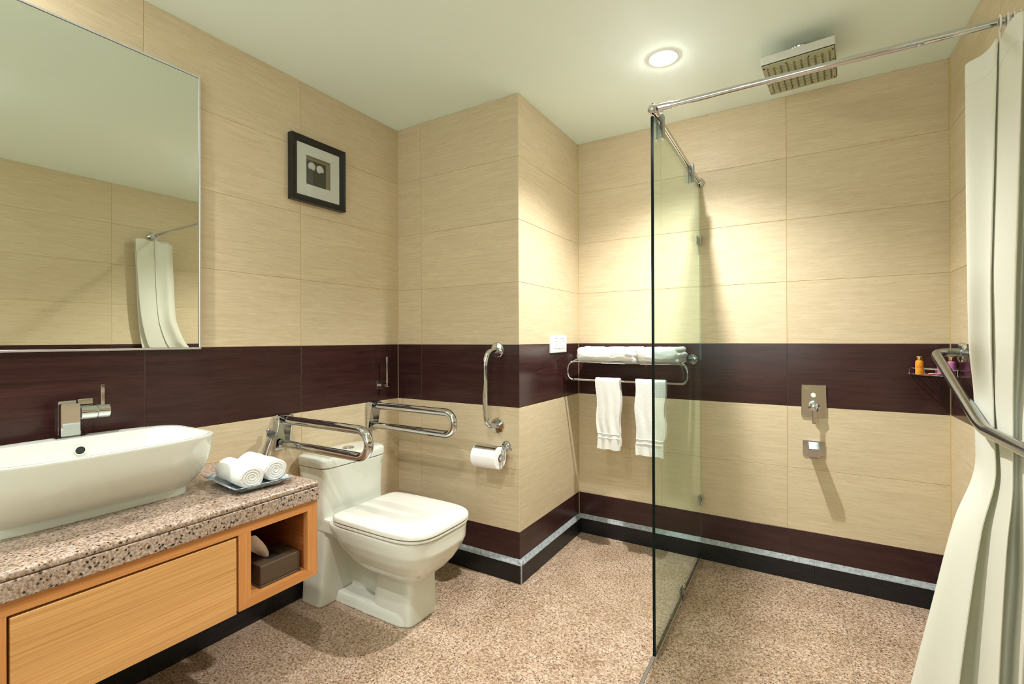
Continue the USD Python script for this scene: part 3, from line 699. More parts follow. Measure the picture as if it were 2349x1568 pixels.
# ================================================================== CHROME FITTINGS ROUND THE TOILET
def fold_bar(y, yw, label):
    t = thing('support_rail', label, 'grab rail', (0, y, 0.70), group=None)
    # folded wall bracket: back plate with two cheeks that taper downwards
    zt_, zb_ = 0.836, 0.684
    part(t, 'back_plate', bx((0.0005, y - .032, zb_), (0.004, y + .032, zt_), .0008), 'chrome')
    for s in (-1, 1):
        yy = y + s * .032
        pts = np.array([[0.004, zb_], [0.012, zb_], [0.044, zt_ - .006], [0.044, zt_], [0.004, zt_]])
        V = [(p[0], yy + d, p[1]) for d in (-.0015, .0015) for p in pts]
        part(t, 'cheek', trimesh.convex.convex_hull(np.array(V)), 'chrome')
        part(t, 'screw', cyl((0.030, yy + s * .0015, .823), (0.030, yy + s * .0035, .823), .0045, 12), 'brushed_steel')
    part(t, 'pivot', cyl((0.028, y - .034, .842 - .012), (0.028, y + .034, .842 - .012), .006, 12), 'chrome')
    part(t, 'stop_plate', bx((0.005, y - .022, zt_ - .001), (0.056, y + .022, zt_ + .003), .001), 'chrome')
    for z in (.705, .745, .79):
        part(t, 'bolt', cyl((0.004, y - .020, z), (0.0065, y - .020, z), .0045, 12), 'hole_dark')
    L_, r, zt2, zb2 = 0.555, .0178, .817, .713
    rad = (zt2 - zb2) / 2
    P = [(0.012, y, zt2)] + [(x, y, zt2) for x in np.linspace(.05, L_ - rad, 6)]
    P += [(L_ - rad + rad * math.sin(a), y, (zt2 + zb2) / 2 + rad * math.cos(a)) for a in np.linspace(0, math.pi, 25)[1:-1]]
    P += [(x, y, zb2) for x in np.linspace(L_ - rad, .05, 6)] + [(0.012, y, zb2)]
    part(t, 'rail', tube(P, r, 24), 'chrome', smooth=60)
    return t
fold_bar(1.247, 0, 'chrome fold-down support rail on the wall between vanity and toilet tank')
fold_bar(1.760, 0, 'chrome fold-down support rail on the wall between toilet and the corner')

# bidet spray
t = thing('bidet_spray', 'small chrome hand spray hanging on the wall behind the rolled towels', 'spray', (0.05, 1.16, 0.60))
hd = np.array([0.062, 1.170, 0.776])
part(t, 'spray_head', lathe([(0.0, -.002), (.0165, -.001), (.0185, .002), (.0185, .014), (.014, .026), (.011, .034), (0, .035)], hd + np.array([.022, -.016, 0]), (-.80, .58, .05), 28), 'chrome')
part(t, 'spray_face', lathe([(0, 0), (.0150, 0), (.0155, -.001), (.0150, -.0025), (0, -.003)], hd + np.array([.0232, -.0169, .0001]), (-.80, .58, .05), 28), 'brushed_steel')
part(t, 'grip', tube([hd + (-.004, .004, -.006), (0.052, 1.160, .735), (0.045, 1.150, .690), (0.043, 1.148, .668)], [.0105, .0115, .0115, .0105], 20), 'chrome', smooth=60)
part(t, 'grip_collar', lathe([(.0125, 0), (.0125, .010)], (0.0435, 1.1485, .664), (.12, .10, 1), 20), 'chrome')
part(t, 'trigger', bx((0.026, 1.165, .752), (0.044, 1.184, .790), .004), 'brushed_steel')
part(t, 'wall_holder', cyl((0.0005, 1.150, .668), (0.030, 1.150, .668), .016, 20, .002), 'chrome')
part(t, 'valve', cyl((0.0005, 1.122, .672), (0.040, 1.122, .672), .014, 20, .002), 'chrome')
part(t, 'hose', tube(rounded([(0.043, 1.147, .664), (0.042, 1.146, .56), (0.05, 1.13, .45), (0.04, 1.115, .50), (0.036, 1.118, .66)], .04), .006, 10), 'brushed_steel', smooth=60)

# spare roll post
t = thing('spare_roll_holder', 'slim upright chrome post on a square wall plate above the rear support rail', 'holder', (0, 1.818, 0.92))
part(t, 'wall_plate', bx((0.0005, 1.797, .897), (0.007, 1.840, .941), .001), 'chrome')
part(t, 'arm', bx((0.007, 1.812, .912), (0.052, 1.824, .924), .001), 'chrome')
part(t, 'post', cyl((0.050, 1.828, .930), (0.050, 1.828, 1.071), .0062, 16, .0008), 'chrome')
part(t, 'post_foot', cyl((0.050, 1.828, .909), (0.050, 1.828, .931), .0035, 12), 'chrome')
part(t, 'toe', bx((0.046, 1.826, .908), (0.060, 1.832, .912), .0005), 'chrome')

# vertical grab bar
t = thing('vertical_grab_bar', 'short vertical chrome grab bar on the tiled wall above the toilet roll', 'grab bar', (0.672, YA, 0.74))
for z in (1.110, 0.738):
    part(t, 'flange', lathe([(.037, 0), (.037, .004), (.034, .0065), (.018, .008), (0, .008)], (0.672, YA - .0005, z), (0, -1, 0), 32), 'chrome')
yo = YA - .075
part(t, 'bar', tube(rounded([(0.672, YA - .006, 1.110), (0.664, yo, 1.100), (0.652, yo - .006, 1.05), (0.654, yo - .006, .80), (0.664, yo, .748), (0.672, YA - .006, .738)], .045), .0135, 20), 'chrome', smooth=60)

# toilet roll and its holder
RC = np.array([0.0, 1.893, 0.598])
t = thing('toilet_roll_holder', 'chrome toilet roll holder with a curved cover flap on the tiled wall', 'toilet roll holder', (0.71, YA, 0.638))
part(t, 'flange', lathe([(.024, 0), (.024, .004), (.020, .010), (.010, .014), (0, .014)], (0.722, YA - .0005, .645), (0, -1, 0), 28), 'chrome')
part(t, 'arm', tube(rounded([(0.722, YA - .010, .645), (0.722, YA - .045, .645), (0.748, YA - .066, .632), (0.752, RC[1], RC[2]), (0.735, RC[1], RC[2])], .012), .0055, 12), 'chrome', smooth=60)
part(t, 'spindle', cyl((0.588, RC[1], RC[2]), (0.752, RC[1], RC[2]), .0065, 16), 'chrome')
part(t, 'end_cone', lathe([(.016, 0), (.012, .008), (.0065, .018)], (0.733, RC[1], RC[2]), (1, 0, 0), 24), 'chrome')
part(t, 'side_post', cyl((0.700, YA - .040, .642), (0.776, YA - .044, .640), .006, 14, .001), 'chrome')
av, n_ = [], 14
for i in range(n_ + 1):
    a = math.radians(38 + (128 - 38) * i / n_)
    for r in (.0555, .0567):
        for x in (0.600, 0.722):
            av.append((x, RC[1] + r * math.cos(a), RC[2] + r * math.sin(a)))
af = []
for i in range(n_):
    a, b = i * 4, (i + 1) * 4
    af += [[a, b, b + 1], [a, b + 1, a + 1], [a + 2, a + 3, b + 3], [a + 2, b + 3, b + 2], [a, a + 2, b + 2], [a, b + 2, b], [a + 1, b + 1, b + 3], [a + 1, b + 3, a + 3]]
af += [[0, 1, 3], [0, 3, 2], [n_ * 4, n_ * 4 + 2, n_ * 4 + 3], [n_ * 4, n_ * 4 + 3, n_ * 4 + 1]]
cov = trimesh.Trimesh(av, af, process=False); trimesh.repair.fix_normals(cov)
part(t, 'cover_flap', cov, 'chrome', smooth=40)
t = thing('toilet_roll', 'white roll of toilet paper under the chrome cover flap', 'toilet roll', (0.66, RC[1], RC[2] - .053))
part(t, 'paper', lathe([(.019, 0), (.051, 0), (.0528, .0012), (.053, .003), (.053, .136), (.0528, .138), (.051, .139), (.019, .139), (.019, 0)], (0.590, RC[1], RC[2]), (1, 0, 0), 56), 'paper_white')
part(t, 'core', lathe([(.0170, -.0005), (.0189, -.0005), (.0189, .1395), (.0170, .1395), (.0170, -.0005)], (0.590, RC[1], RC[2]), (1, 0, 0), 32), 'cardboard')
part(t, 'folded_end', trimesh.convex.convex_hull(np.array([(0.7292, RC[1] + a, RC[2] + b) for a, b in ((-.030, -.041), (.004, -.052), (.030, -.020))] + [(0.7298, RC[1] + a, RC[2] + b) for a, b in ((-.030, -.041), (.004, -.052), (.030, -.020))])), 'paper_white')

# socket on the pier
t = thing('shaver_socket', 'white double socket plate on the pier wall beside the towel rack', 'socket', (XC, 2.383, 1.084))
sy0, sy1, sz0, sz1 = 2.283, 2.486, 1.088, 1.182
# the plate keeps the outline the photo shows
part(t, 'plate', trimesh.convex.convex_hull(np.array([(XC + x, y, z) for x, e in ((0.0005, 0), (.007, 0), (.0105, .012)) for y in (sy0 + e, sy1 - e) for z in (sz0 + e * .8, sz1 - e * .8)])), 'white_plastic')
for a, b in ((sy0 + .030, sy0 + .090), (sy1 - .086, sy1 - .026)):
    part(t, 'outlet', bx((XC + .0106, a, sz0 + .022), (XC + .0118, b, sz1 - .020), .0006), 'white_plastic')
part(t, 'rocker', bx((XC + .0106, sy0 + .094, sz0 + .022), (XC + .0122, sy1 - .090, sz1 - .022), .0006), 'grey_plastic')
hs = []
for (y, z, w, h) in ((sy0 + .062, 1.150, .005, .006), (sy0 + .055, 1.134, .004, .003), (sy0 + .070, 1.134, .004, .003), (sy0 + .055, 1.125, .005, .004), (sy0 + .070, 1.125, .005, .004),
                     (sy1 - .054, 1.155, .006, .006), (sy1 - .054, 1.146, .005, .004), (sy1 - .064, 1.127, .005, .004), (sy1 - .044, 1.127, .005, .004)):
    part(t, 'pin_hole', bx((XC + .0114, y - w / 2, z - h / 2), (XC + .0121, y + w / 2, z + h / 2), .0001), 'socket_hole')
for a, b in ((sy0 + .045, sy0 + .088), (sy1 - .088, sy1 - .040)):
    part(t, 'print_line', bx((XC + .0105, a, sz1 - .0185), (XC + .0109, b, sz1 - .0172), .0001), 'socket_hole')

# ================================================================== TOWEL RACK
RX0, RX1, RYF, RZ, RZB = 0.862, 1.438, 2.445, 1.034, 0.937
t = thing('towel_rack', 'chrome towel rack with shelf rails and a hanging bar on the shower wall', 'towel rack', ((RX0 + RX1) / 2, YD, RZ))
for y in (RYF, 2.505, 2.565, 2.625):
    part(t, 'shelf_rail', cyl((RX0, y, RZ), (RX1, y, RZ), .0048, 12), 'chrome')
for s, x in ((-1, RX0), (1, RX1)):
    xo = (RX0 - .008) if s < 0 else 1.456
    part(t, 'wall_flange', lathe([(.030, 0), (.030, .006), (.027, .014), (.019, .018), (.0, .019)], (xo, YD - .0005, 1.052), (0, -1, 0), 32), 'chrome')
    part(t, 'bracket_arm', tube(rounded([(xo, YD - .015, 1.052), (xo, 2.56, 1.048), (x + s * .004, RYF, RZ)], .05), .0085, 14), 'chrome', smooth=60)
    part(t, 'bracket_loop', tube([(x + s * (.004 + .030 * math.sin(a) ** .8), RYF - .004 * math.sin(a), (RZ + RZB) / 2 + (RZ - RZB) / 2 * math.cos(a)) for a in np.linspace(0, math.pi, 24)], .0062, 14), 'chrome', smooth=60)
part(t, 'hanging_bar', cyl((RX0, RYF, RZB), (RX1 + .006, RYF, RZB), .0055, 14), 'chrome')

def folded_towel(x0, x1, y0, y1, z0, z1, label, seed, open_end=1):
    """a bath towel folded in layers, the fold to the front"""
    t = thing('folded_bath_towel', label, 'towel', ((x0 + x1) / 2, (y0 + y1) / 2, z0))
    r = .034
    M = Manifold.batch_hull([Manifold.sphere(r, 32).scale([.6, 1, 1]).translate([x, y, z]) for x in (x0 + r * .6, x1 - r * .6 - .010) for y in (y0 + r, y1 - r) for z in (z0 + r, z1 - r)])
    h = (z1 - z0) / 3
    for k, dx in enumerate((.004, .0, .006)):          # layers showing at the open end
        q = h * .5
        M = M + Manifold.batch_hull([Manifold.sphere(q, 24).translate([x, y, z0 + h * k + q]) for x in (x0 + .06, x1 - q - dx) for y in (y0 + r * .8, y1 - .02)])
    m = tm(M.refine_to_length(0.008)); m.merge_vertices()
    trimesh.smoothing.filter_taubin(m, lamb=.5, nu=.52, iterations=12)
    v = np.array(m.vertices)
    nn = m.vertex_normals
    d = (meshkit.fbm(v * np.array([9, 16, 22]) + seed, 3, seed) - .5) * .016 + (meshkit.noise(v * 60 + seed, seed) - .5) * .003
    d = np.where(v[:, 2] < z0 + .006, np.minimum(d, 0), d)
    v = v + nn * d[:, None]
    v[:, 2] = np.maximum(v[:, 2], z0)
    m = trimesh.Trimesh(v, m.faces, process=False)
    part(t, 'towel_cloth', m, 'towel_white', smooth=True)
    return t
folded_towel(0.876, 1.219, 2.432, 2.648, RZ + .0050, 1.117, 'folded white bath towel on the left half of the towel rack shelf', 3)
folded_towel(1.217, 1.436, 2.428, 2.645, RZ + .0050, 1.118, 'folded white bath towel on the rack shelf, right one, crossed by the glass edge', 11)

def hung_towel(x0, x1, zb, label, seed):
    t = thing('hanging_hand_towel', label, 'towel', ((x0 + x1) / 2, RYF, RZB))
    NX, NZ = 28, 70
    # profile over the bar: front drop, over, back drop (short)
    P = []
    r0 = .013
    zt_ = RZB
    for z in np.linspace(zb, zt_, 44): P.append((RYF - r0, z, 0))
    for a in np.linspace(0, math.pi, 9)[1:-1]: P.append((RYF - r0 * math.cos(a), zt_ + r0 * math.sin(a), 1))
    for z in np.linspace(zt_, zb + .02, 30): P.append((RYF + r0, z, 2))
    P = np.array(P)
    V, n = [], len(P)
    cx, hw = (x0 + x1) / 2, (x1 - x0) / 2
    for i, (y, z, s) in enumerate(P):
        d = (zt_ - z) / (zt_ - zb)
        pin = 1 - .07 * max(0, min(1, d)) - .06 * math.exp(-((z - (zb + .075)) / .012) ** 2)
        for j in range(NX + 1):
            q = j / NX * 2 - 1
            x = cx + q * hw * pin + .004 * math.sin(z * 31 + seed)
            wob = .006 * math.sin(q * 4 + seed) * max(0, d) + .004 * math.sin(q * 9 + z * 14 + seed * 2) * max(0, d)
            V.append((x, y + (-1 if s == 0 else 1) * (wob if s != 1 else 0), z + (.003 * math.sin(q * 5 + seed) if i in (0, n - 1) else 0)))
    F = []
    for i in range(n - 1):
        for j in range(NX):
            a = i * (NX + 1) + j
            F += [[a, a + NX + 2, a + 1], [a, a + NX + 1, a + NX + 2]]
    g = trimesh.Trimesh(V, F, process=False)
    nn = g.vertex_normals
    th = .0075 + .0025 * meshkit.noise(np.array(V) * 90, seed)
    A, B = np.array(V) + nn * th[:, None] * .5, np.array(V) - nn * th[:, None] * .5
    N0 = len(V)
    F = list(map(list, g.faces)) + [[a + N0, c + N0, b + N0] for a, b, c in g.faces]
    edge = [i * (NX + 1) for i in range(n)] + [(n - 1) * (NX + 1) + j for j in range(1, NX + 1)] + [i * (NX + 1) + NX for i in range(n - 2, -1, -1)] + [j for j in range(NX - 1, 0, -1)]
    for k in range(len(edge)):
        a, b = edge[k], edge[(k + 1) % len(edge)]
        F += [[a, a + N0, b + N0], [a, b + N0, b]]
    m = trimesh.Trimesh(np.vstack([A, B]), F, process=False)
    if m.volume < 0: m.invert()
    part(t, 'towel_cloth', m, 'towel_white', smooth=50)
    # woven border: a flat band with two ribs
    bz = zb + .072
    for dz in (-.011, .011):
        q = [(cx + u * hw * .90 + .004 * math.sin(bz * 31 + seed), RYF - r0 - .0052 - .006 * math.sin(u * 4 + seed) * .78 - .004 * math.sin(u * 9 + bz * 14 + seed * 2) * .78, bz + dz) for u in np.linspace(-1, 1, 30)]
        part(t, 'woven_border', tube(q, .0022, 8), 'towel_band', smooth=60)
    return t
hung_towel(1.000, 1.134, 0.572, 'white hand towel hanging from the rack bar, left of the glass edge', 1)
hung_towel(1.214, 1.366, 0.562, 'white hand towel hanging from the rack bar, crossed by the glass edge', 5)

# ================================================================== SHOWER SCREEN, RAILS
GX, GY0, GZ0, GZ1 = 1.493, 1.722, 0.020, 1.962
t = thing('shower_screen', 'tall clear greenish glass shower screen standing beside the towels', 'shower screen', (GX, GY0, GZ0))
part(t, 'glass_pane', bx((GX - .005, GY0 + .0012, GZ0 + .0012), (GX + .005, YD - .003, GZ1 - .0012)), 'screen_glass', smooth=False)
part(t, 'polished_edge', bx((GX - .005, GY0, GZ0), (GX + .005, GY0 + .001, GZ1), 0), 'glass_edge', smooth=False, label='dark green front edge of the glass')
part(t, 'polished_edge', bx((GX - .005, GY0 + .0012, GZ0), (GX + .005, YD - .003, GZ0 + .001), 0), 'glass_edge', smooth=False, label='bottom edge of the glass')
part(t, 'polished_edge', bx((GX - .005, GY0 + .0012, GZ1 - .001), (GX + .005, YD - .003, GZ1), 0), 'glass_edge', smooth=False, label='top edge of the glass')
for z in (1.680, 0.312):
    part(t, 'wall_clip', bx((GX - .011, YD - .046, z - .024), (GX - .0053, YD - .0005, z + .024), .002), 'chrome')
    part(t, 'wall_clip', bx((GX + .0053, YD - .046, z - .024), (GX + .011, YD - .0005, z + .024), .002), 'chrome')
for s in (-1, 1):
    part(t, 'floor_clip', bx((GX + s * .0053, 2.185, .001), (GX + s * .011, 2.235, .048), .002), 'chrome')
part(t, 'seal', bx((GX - .003, GY0 + .02, .0005), (GX + .003, YD - .022, GZ0 - .0002), .0005), 'grey_plastic')

HZ = 1.990
t = thing('screen_support_rail', 'chrome tube along the top of the glass screen to the shower wall', 'rail', (GX, 2.2, HZ))
part(t, 'tube', cyl((GX, GY0 + .012, HZ), (GX, YD - .02, HZ), .0102, 24), 'chrome')
part(t, 'wall_flange', lathe([(.024, 0), (.024, .008), (.018, .016), (.0150, .030), (.0104, .032)], (GX, YD - .0005, HZ), (0, -1, 0), 28), 'chrome')
for y in (1.822, 2.415):
    part(t, 'glass_clamp', bx((GX - .018, y - .016, GZ1 - .050), (GX - .0055, y + .016, HZ + .014), .002), 'brushed_steel')
    part(t, 'glass_clamp', bx((GX + .0055, y - .016, GZ1 - .050), (GX + .018, y + .016, HZ + .014), .002), 'brushed_steel')
part(t, 'elbow', cat([trimesh.creation.icosphere(3, .0185).apply_translation((GX, GY0 + .010, HZ)), cyl((GX, GY0 + .012, HZ), (GX, GY0 + .052, HZ), .0140, 24, .001)]), 'chrome', label='ball elbow joining the two tubes')
part(t, 'set_screw', cyl((GX, GY0 + .010, HZ + .0175), (GX, GY0 + .010, HZ + .0212), .004, 12), 'hole_dark')

CY = GY0 + .010
t = thing('curtain_rail', 'chrome curtain rail from the glass screen corner to the right wall', 'rail', (1.99, CY, HZ))
part(t, 'tube', cyl((GX + .024, CY, HZ), (XE - .012, CY, HZ), .0102, 24), 'chrome')
part(t, 'collar', cyl((GX + .020, CY, HZ), (GX + .066, CY, HZ), .0138, 24, .001), 'chrome')
part(t, 'set_screw', cyl((GX + .050, CY, HZ + .0130), (GX + .050, CY, HZ + .0175), .0035, 12), 'brushed_steel')
part(t, 'wall_flange', lathe([(.028, 0), (.028, .006), (.020, .014), (.0145, .022)], (XE - .0005, CY, HZ), (-1, 0, 0), 28), 'chrome')

# ---- curtain: control polylines of its plan at several heights, from the free hem to the wall
ZL = [1.945, 1.66, 1.36, 1.16, 0.95, 0.78, 0.60, 0.32, 0.02]
PL = [
 [(2.388, 1.715), (2.368, 1.755), (2.343, 1.79), (2.379, 1.83), (2.395, 1.752), (2.392, 1.675), (2.401, 1.6), (2.412, 1.625), (2.433, 1.665), (2.431, 1.6), (2.482, 1.74), (2.472, 1.64)],
 [(2.382, 1.72), (2.366, 1.765), (2.345, 1.8), (2.378, 1.84), (2.39, 1.767), (2.388, 1.685), (2.397, 1.61), (2.408, 1.635), (2.429, 1.67), (2.429, 1.61), (2.482, 1.74), (2.471, 1.64)],
 [(2.379, 1.735), (2.367, 1.78), (2.35, 1.815), (2.381, 1.855), (2.387, 1.787), (2.385, 1.705), (2.395, 1.63), (2.406, 1.655), (2.427, 1.69), (2.428, 1.62), (2.482, 1.75), (2.473, 1.65)],
 [(2.392, 1.79), (2.383, 1.845), (2.368, 1.885), (2.397, 1.925), (2.403, 1.852), (2.399, 1.76), (2.403, 1.67), (2.415, 1.7), (2.432, 1.72), (2.431, 1.64), (2.482, 1.76), (2.474, 1.66)],
 [(2.429, 1.92), (2.427, 2.0), (2.422, 2.07), (2.44, 2.09), (2.439, 1.975), (2.428, 1.86), (2.423, 1.755), (2.433, 1.775), (2.441, 1.76), (2.44, 1.68), (2.482, 1.77), (2.474, 1.67)],
 [(2.428, 1.9), (2.422, 1.98), (2.421, 2.04), (2.428, 2.06), (2.445, 1.95), (2.429, 1.85), (2.421, 1.75), (2.432, 1.775), (2.44, 1.76), (2.439, 1.68), (2.482, 1.77), (2.473, 1.67)],
 [(2.394, 1.885), (2.377, 1.94), (2.357, 1.985), (2.387, 2.01), (2.415, 1.93), (2.41, 1.83), (2.405, 1.735), (2.427, 1.8), (2.443, 1.8), (2.435, 1.7), (2.47, 1.76), (2.465, 1.68)],
 [(2.356, 1.865), (2.327, 1.915), (2.293, 1.95), (2.337, 1.985), (2.387, 1.925), (2.387, 1.82), (2.389, 1.725), (2.411, 1.79), (2.427, 1.785), (2.424, 1.7), (2.454, 1.75), (2.453, 1.68)],
 [(2.324, 1.85), (2.281, 1.895), (2.229, 1.925), (2.288, 1.965), (2.362, 1.92), (2.365, 1.81), (2.374, 1.71), (2.397, 1.78), (2.411, 1.775), (2.411, 1.7), (2.441, 1.75), (2.44, 1.68)],
]
from scipy.interpolate import PchipInterpolator, CubicSpline
PLa = np.array(PL, float)
zs = np.linspace(ZL[0], ZL[-1], 84)
order = np.argsort(ZL)
pz = PchipInterpolator(np.array(ZL)[order], PLa[order], axis=0)(zs)              # (nz, K, 2)
K = PLa.shape[1]
ss = np.linspace(0, K - 1, 170)
rows = []
for row, z in zip(pz, zs):
    q = CubicSpline(np.arange(K), row, axis=0)(ss) * .0 + PchipInterpolator(np.arange(K), row, axis=0)(ss) * .35 + CubicSpline(np.arange(K), row, axis=0)(ss) * .65
    rows.append(np.column_stack([np.minimum(q[:, 0], 2.4835), q[:, 1], np.full(len(ss), z)]))
C = np.array(rows)
# top edge sags a little between the rings; faint creases
C[:, :, 2] -= (np.linspace(1, 0, len(zs)) ** 6)[:, None] * (0.006 * (1 - np.cos(ss / (K - 1) * 2 * np.pi * 6)))[None, :]
C[:, :, 2] -= (np.linspace(1, 0, len(zs)) ** 8)[:, None] * (.026 * np.exp(-((ss - 2.0) / 1.0) ** 2))[None, :]
def cloth(C, th):
    nz, ns = C.shape[:2]
    V = C.reshape(-1, 3); F = []
    for i in range(nz - 1):
        for j in range(ns - 1):
            a = i * ns + j
            F += [[a, a + ns, a + ns + 1], [a, a + ns + 1, a + 1]]
    g = trimesh.Trimesh(V, F, process=False); nn = g.vertex_normals
    N0 = len(V)
    F = list(map(list, g.faces)) + [[a + N0, c + N0, b + N0] for a, b, c in g.faces]
    edge = [i * ns for i in range(nz)] + [(nz - 1) * ns + j for j in range(1, ns)] + [i * ns + ns - 1 for i in range(nz - 2, -1, -1)] + [j for j in range(ns - 2, 0, -1)]
    for k in range(len(edge)):
        a, b = edge[k], edge[(k + 1) % len(edge)]
        F += [[a, b + N0, a + N0], [a, b, b + N0]]
    return trimesh.Trimesh(np.vstack([V + nn * th / 2, V - nn * th / 2]), F, process=False)
t = thing('shower_curtain', 'long white shower curtain gathered against the right wall', 'curtain', (2.40, 1.75, 0.02))
part(t, 'cloth', cloth(C, .0010), 'curtain_cloth', smooth=50)
part(t, 'side_hem', cloth(C[:, :6], .0028), 'curtain_cloth', smooth=50, label='stitched hem down the free edge')
part(t, 'top_hem', cloth(C[:4, :], .0024), 'curtain_cloth', smooth=50, label='folded hem along the top')
ring_x = [2.352, 2.400, 2.412, 2.424, 2.436, 2.446, 2.456, 2.466]
ring = None
for k, x in enumerate([2.398, 2.412, 2.424, 2.436, 2.448, 2.460]):
    lab = ['white plastic curtain ring at the free end of the curtain, leftmost on the rail', 'white plastic curtain ring second from the free end of the curtain'][k] if k < 2 else ['white plastic curtain ring third from the free end', 'white plastic curtain ring fourth from the free end', 'white plastic curtain ring fifth from the free end', 'white plastic curtain ring nearest the right wall'][k - 2]
    t = thing('curtain_ring', lab, 'curtain ring', (x, CY, HZ), group='curtain rings on the rail' if k < 2 else 'curtain rings bunched at the wall')
    P = [(x + .003 * math.sin(a), CY + .0185 * math.sin(a), HZ - .0045 + .0205 * math.cos(a)) for a in np.linspace(0, 2 * math.pi, 33)[:-1]]
    part(t, 'loop', tube(P, .0026, 10, closed=True), 'ring_plastic', smooth=60)
    part(t, 'hook', tube(rounded([(x, CY, HZ - .026), (x, CY - .002, HZ - .050), (x - .004, CY + .006, HZ - .056), (x - .006, CY + .010, HZ - .044)], .006), .0018, 8), 'ring_plastic', smooth=60)

# ---- long handrail on the right wall
HX = XE - .088
t = thing('wall_handrail', 'long bent steel handrail on the right wall, passing in front of the curtain', 'handrail', (XE, 1.9, 0.9))
part(t, 'rail', tube(rounded([(XE - .008, 2.470, 1.103), (HX, 2.478, 1.103), (HX, 1.900, .893), (HX, .62, .893), (XE - .008, .60, .893)], .055, 10), .0165, 24), 'brushed_steel', smooth=60)
for y, z in ((2.470, 1.103), (.60, .893)):
    part(t, 'flange', lathe([(.040, 0), (.040, .012), (.037, .016), (.020, .018), (0, .018)], (XE - .0005, y, z), (-1, 0, 0), 32), 'chrome')

# ---- rain shower head
SX, SY, SZ = 1.949, 2.270, 2.250
SA = math.radians(-4.5)
t = thing('rain_shower_head', 'square rain shower head with rows of nozzles hanging from the ceiling', 'shower head', (SX, SY, SZ), rotz=math.degrees(SA))
hs_, hy_ = .1240, .1365
part(t, 'body', rbx((-hs_, -hy_, .002), (hs_, hy_, .036), .004), 'rain_body', local=True)
part(t, 'rim_shadow_gap', bx((-hs_ + .002, -hy_ + .002, .0005), (hs_ - .002, hy_ - .002, .0025)), 'hole_dark', local=True, smooth=False)
plateM = mbox((-hs_ + .004, -hy_ + .004, -.004), (hs_ - .004, hy_ - .004, .0004))
for q in (.093, .068, .043):
    plateM = plateM - (mbox((-q, -q, -.006), (q, q, -.0022)) - mbox((-q + .007, -q + .007, -.007), (q - .007, q - .007, -.001)))
part(t, 'face_plate', tm(plateM), 'rain_face', local=True, smooth=False)
g10 = np.linspace(-.104, .104, 10)
part(t, 'nozzles', cat([lathe([(.0034, 0.0005), (.0032, -.005), (.0022, -.009), (0, -.0092)], (x, y, -.003), n=8) for x in g10 for y in g10]), 'nozzle_grey', kind='stuff', local=True, label='ten rows of small rubber nozzles')
for q in (-.115, -.038, .038, .115):
    for x, y in ((q, -.115), (q, .115), (-.115, q), (.115, q)):
        if abs(q) == .115 and y == q and x != q: continue
        part(t, 'screw', cyl((x, y, -.0055), (x, y, -.0035), .0032, 8), 'hole_dark', local=True)
part(t, 'ball_joint', lathe([(.020, .034), (.022, .040), (.016, .050), (.011, .054)], (0, 0, 0), n=24), 'chrome', local=True)
part(t, 'drop_pipe', cyl((0, 0, .053), (0, 0, ZC - SZ), .0105, 20), 'chrome', local=True)
part(t, 'ceiling_flange', lathe([(.042, 0), (.042, -.006), (.034, -.020), (.014, -.026)], (0, 0, ZC - SZ - .0003), n=32), 'chrome', local=True)

# ---- mixer and spout on the shower wall
t = thing('shower_mixer', 'square chrome shower mixer plate with a lever, on the dark band', 'mixer', (2.0, YD, 0.79))
mx0, mx1, mz0, mz1 = 1.950, 2.051, .789, .939
part(t, 'wall_plate', bx((mx0, YD - .009, mz0), (mx1, YD - .0005, mz1), .0015), 'chrome')
part(t, 'diverter_button', lathe([(.0105, 0), (.0105, .010), (.009, .013), (0, .0135)], (1.999, YD - .0085, .891), (0, -1, 0), 28), 'white_plastic')
kn = part(t, 'knob', lathe([(.024, 0), (.024, .026), (.022, .032), (.012, .036), (0, .0365)], (2.001, YD - .0085, .838), (0, -1, 0), 36), 'chrome')
part(kn, 'lever', bx((1.993, YD - .043, .760), (2.009, YD - .034, .832), .002), 'chrome')
part(t, 'maker_mark', cat([bx((1.966 + k * .0075, YD - .0096, .922 - k * .004), (1.971 + k * .0075, YD - .0088, .927 - k * .004), .0002) for k in range(2)]), 'gold', label='tiny gold mark')
t = thing('bath_spout', 'short square chrome spout on the beige tiles below the shower mixer', 'spout', (2.0, YD, 0.60))
part(t, 'wall_plate', bx((1.955, YD - .008, .605), (2.044, YD - .0005, .673), .0012), 'chrome')
part(t, 'spout', bx((1.978, YD - .098, .612), (2.022, YD - .0082, .652), .002), 'chrome')
part(t, 'outlet', bx((1.984, YD - .093, .6075), (2.016, YD - .060, .6125), .0008), 'brushed_steel')

# ---- corner basket and toiletries
t = thing('corner_basket', 'chrome wire corner basket on the dark band at the end of the shower', 'basket', (XE - .01, YD - .01, 1.005))
def corner_path(o, z):
    return rounded([(XE - .004, YD - .135 - o, z), (XE - .035, YD - .130 - o, z), (XE - .130 - o, YD - .045, z), (XE - .140 - o, YD - .004, z), (XE - .004, YD - .004, z), (XE - .004, YD - .135 - o, z)], .018, 6)
for z in (1.005, 1.030):
    part(t, 'rim_wire', tube(corner_path(0, z), .0024, 8), 'chrome', smooth=60)
for k in range(9):
    x = XE - .012 - k * .014
    ymax = YD - .130 - 0.0 + max(0, (k * .014 - .02)) * .82
    part(t, 'base_wire', cyl((x, min(ymax, YD - .05), 1.005), (x, YD - .006, 1.005), .0015, 6), 'chrome')
for (x, y) in ((XE - .035, YD - .130), (XE - .066, YD - .101), (XE - .098, YD - .073), (XE - .130, YD - .045), (XE - .139, YD - .012), (XE - .006, YD - .132)):
    part(t, 'upright_wire', cyl((x, y, 1.005), (x, y, 1.030), .0016, 6), 'chrome')
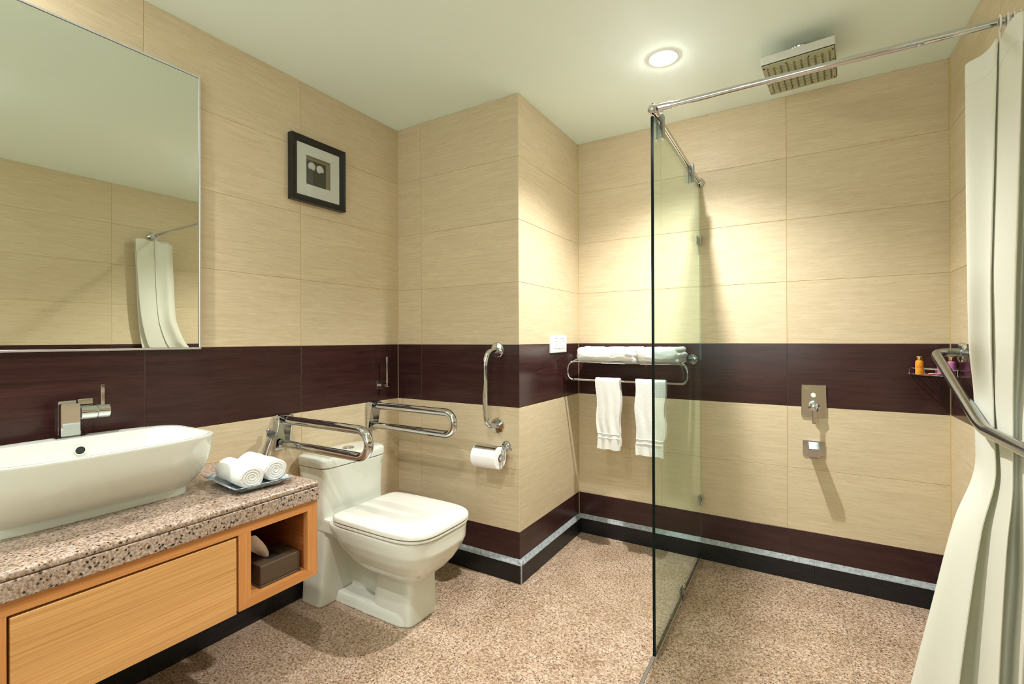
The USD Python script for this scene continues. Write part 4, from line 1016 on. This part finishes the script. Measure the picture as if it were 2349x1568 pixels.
def bottle(x, y, label, bodymat, neckmat, capmat, lines):
    z = 1.0068
    t = thing('toiletry_bottle', label, 'bottle', (x, y, z))
    b = part(t, 'bottle_body', lathe([(.0125, 0), (.0138, .0015), (.0138, .052), (.0132, .055), (.0095, .0585), (.0085, .060)], (x, y, z), n=32), bodymat)
    part(t, 'neck', lathe([(.0083, .0), (.0083, .004)], (x, y, z + .0595), n=24), neckmat)
    part(t, 'cap', lathe([(.0105, 0), (.0105, .012), (.0095, .0135), (0, .0137)], (x, y, z + .0628), n=28), capmat, label='gold screw cap')
    for (zz, w, h) in lines:
        a = math.atan2(0 - y, 1.944 - x)
        V = []
        for u in np.linspace(-w, w, 7):
            for r in (.01385, .01405):
                for dz in (0, h):
                    V.append((x + r * math.cos(a + u), y + r * math.sin(a + u), z + zz + dz))
        part(t, 'label_print', trimesh.convex.convex_hull(np.array(V)) if w < .3 else cat([trimesh.convex.convex_hull(np.array(V[i * 4:i * 4 + 8])) for i in range(6)]), 'print_red')
    return t
bottle(2.377, 2.612, 'small orange toiletry bottle with a gold cap on the corner basket', 'label_orange', 'bottle_amber', 'gold', [(.038, .12, .004), (.031, .75, .0022), (.028, .6, .0012), (.016, .16, .002), (.011, .6, .0012), (.007, .7, .0012)])
bottle(2.452, 2.632, 'small pink toiletry bottle with a gold cap behind the handrail', 'bottle_pink', 'hole_dark', 'gold', [(.024, .4, .002)])
bottle(2.468, 2.560, 'third toiletry bottle, mostly hidden by the handrail flange', 'bottle_pink', 'hole_dark', 'gold', [])
for k, (x, y, z, m, a) in enumerate(((2.412, 2.598, 1.0070, 'sachet_orange', .4), (2.425, 2.590, 1.0105, 'sachet_pink', -.5))):
    m_ = rbx((-.020, -.014, 0), (.020, .014, .0032), .0015, 12)
    m_.apply_transform(trimesh.transformations.rotation_matrix(a, (0, 0, 1))); m_.apply_translation((x, y, z))
    solo('soap_sachet', m_, m, ['flat orange soap sachet lying in the corner basket', 'flat pink soap sachet lying on the orange one'][k], 'sachet')
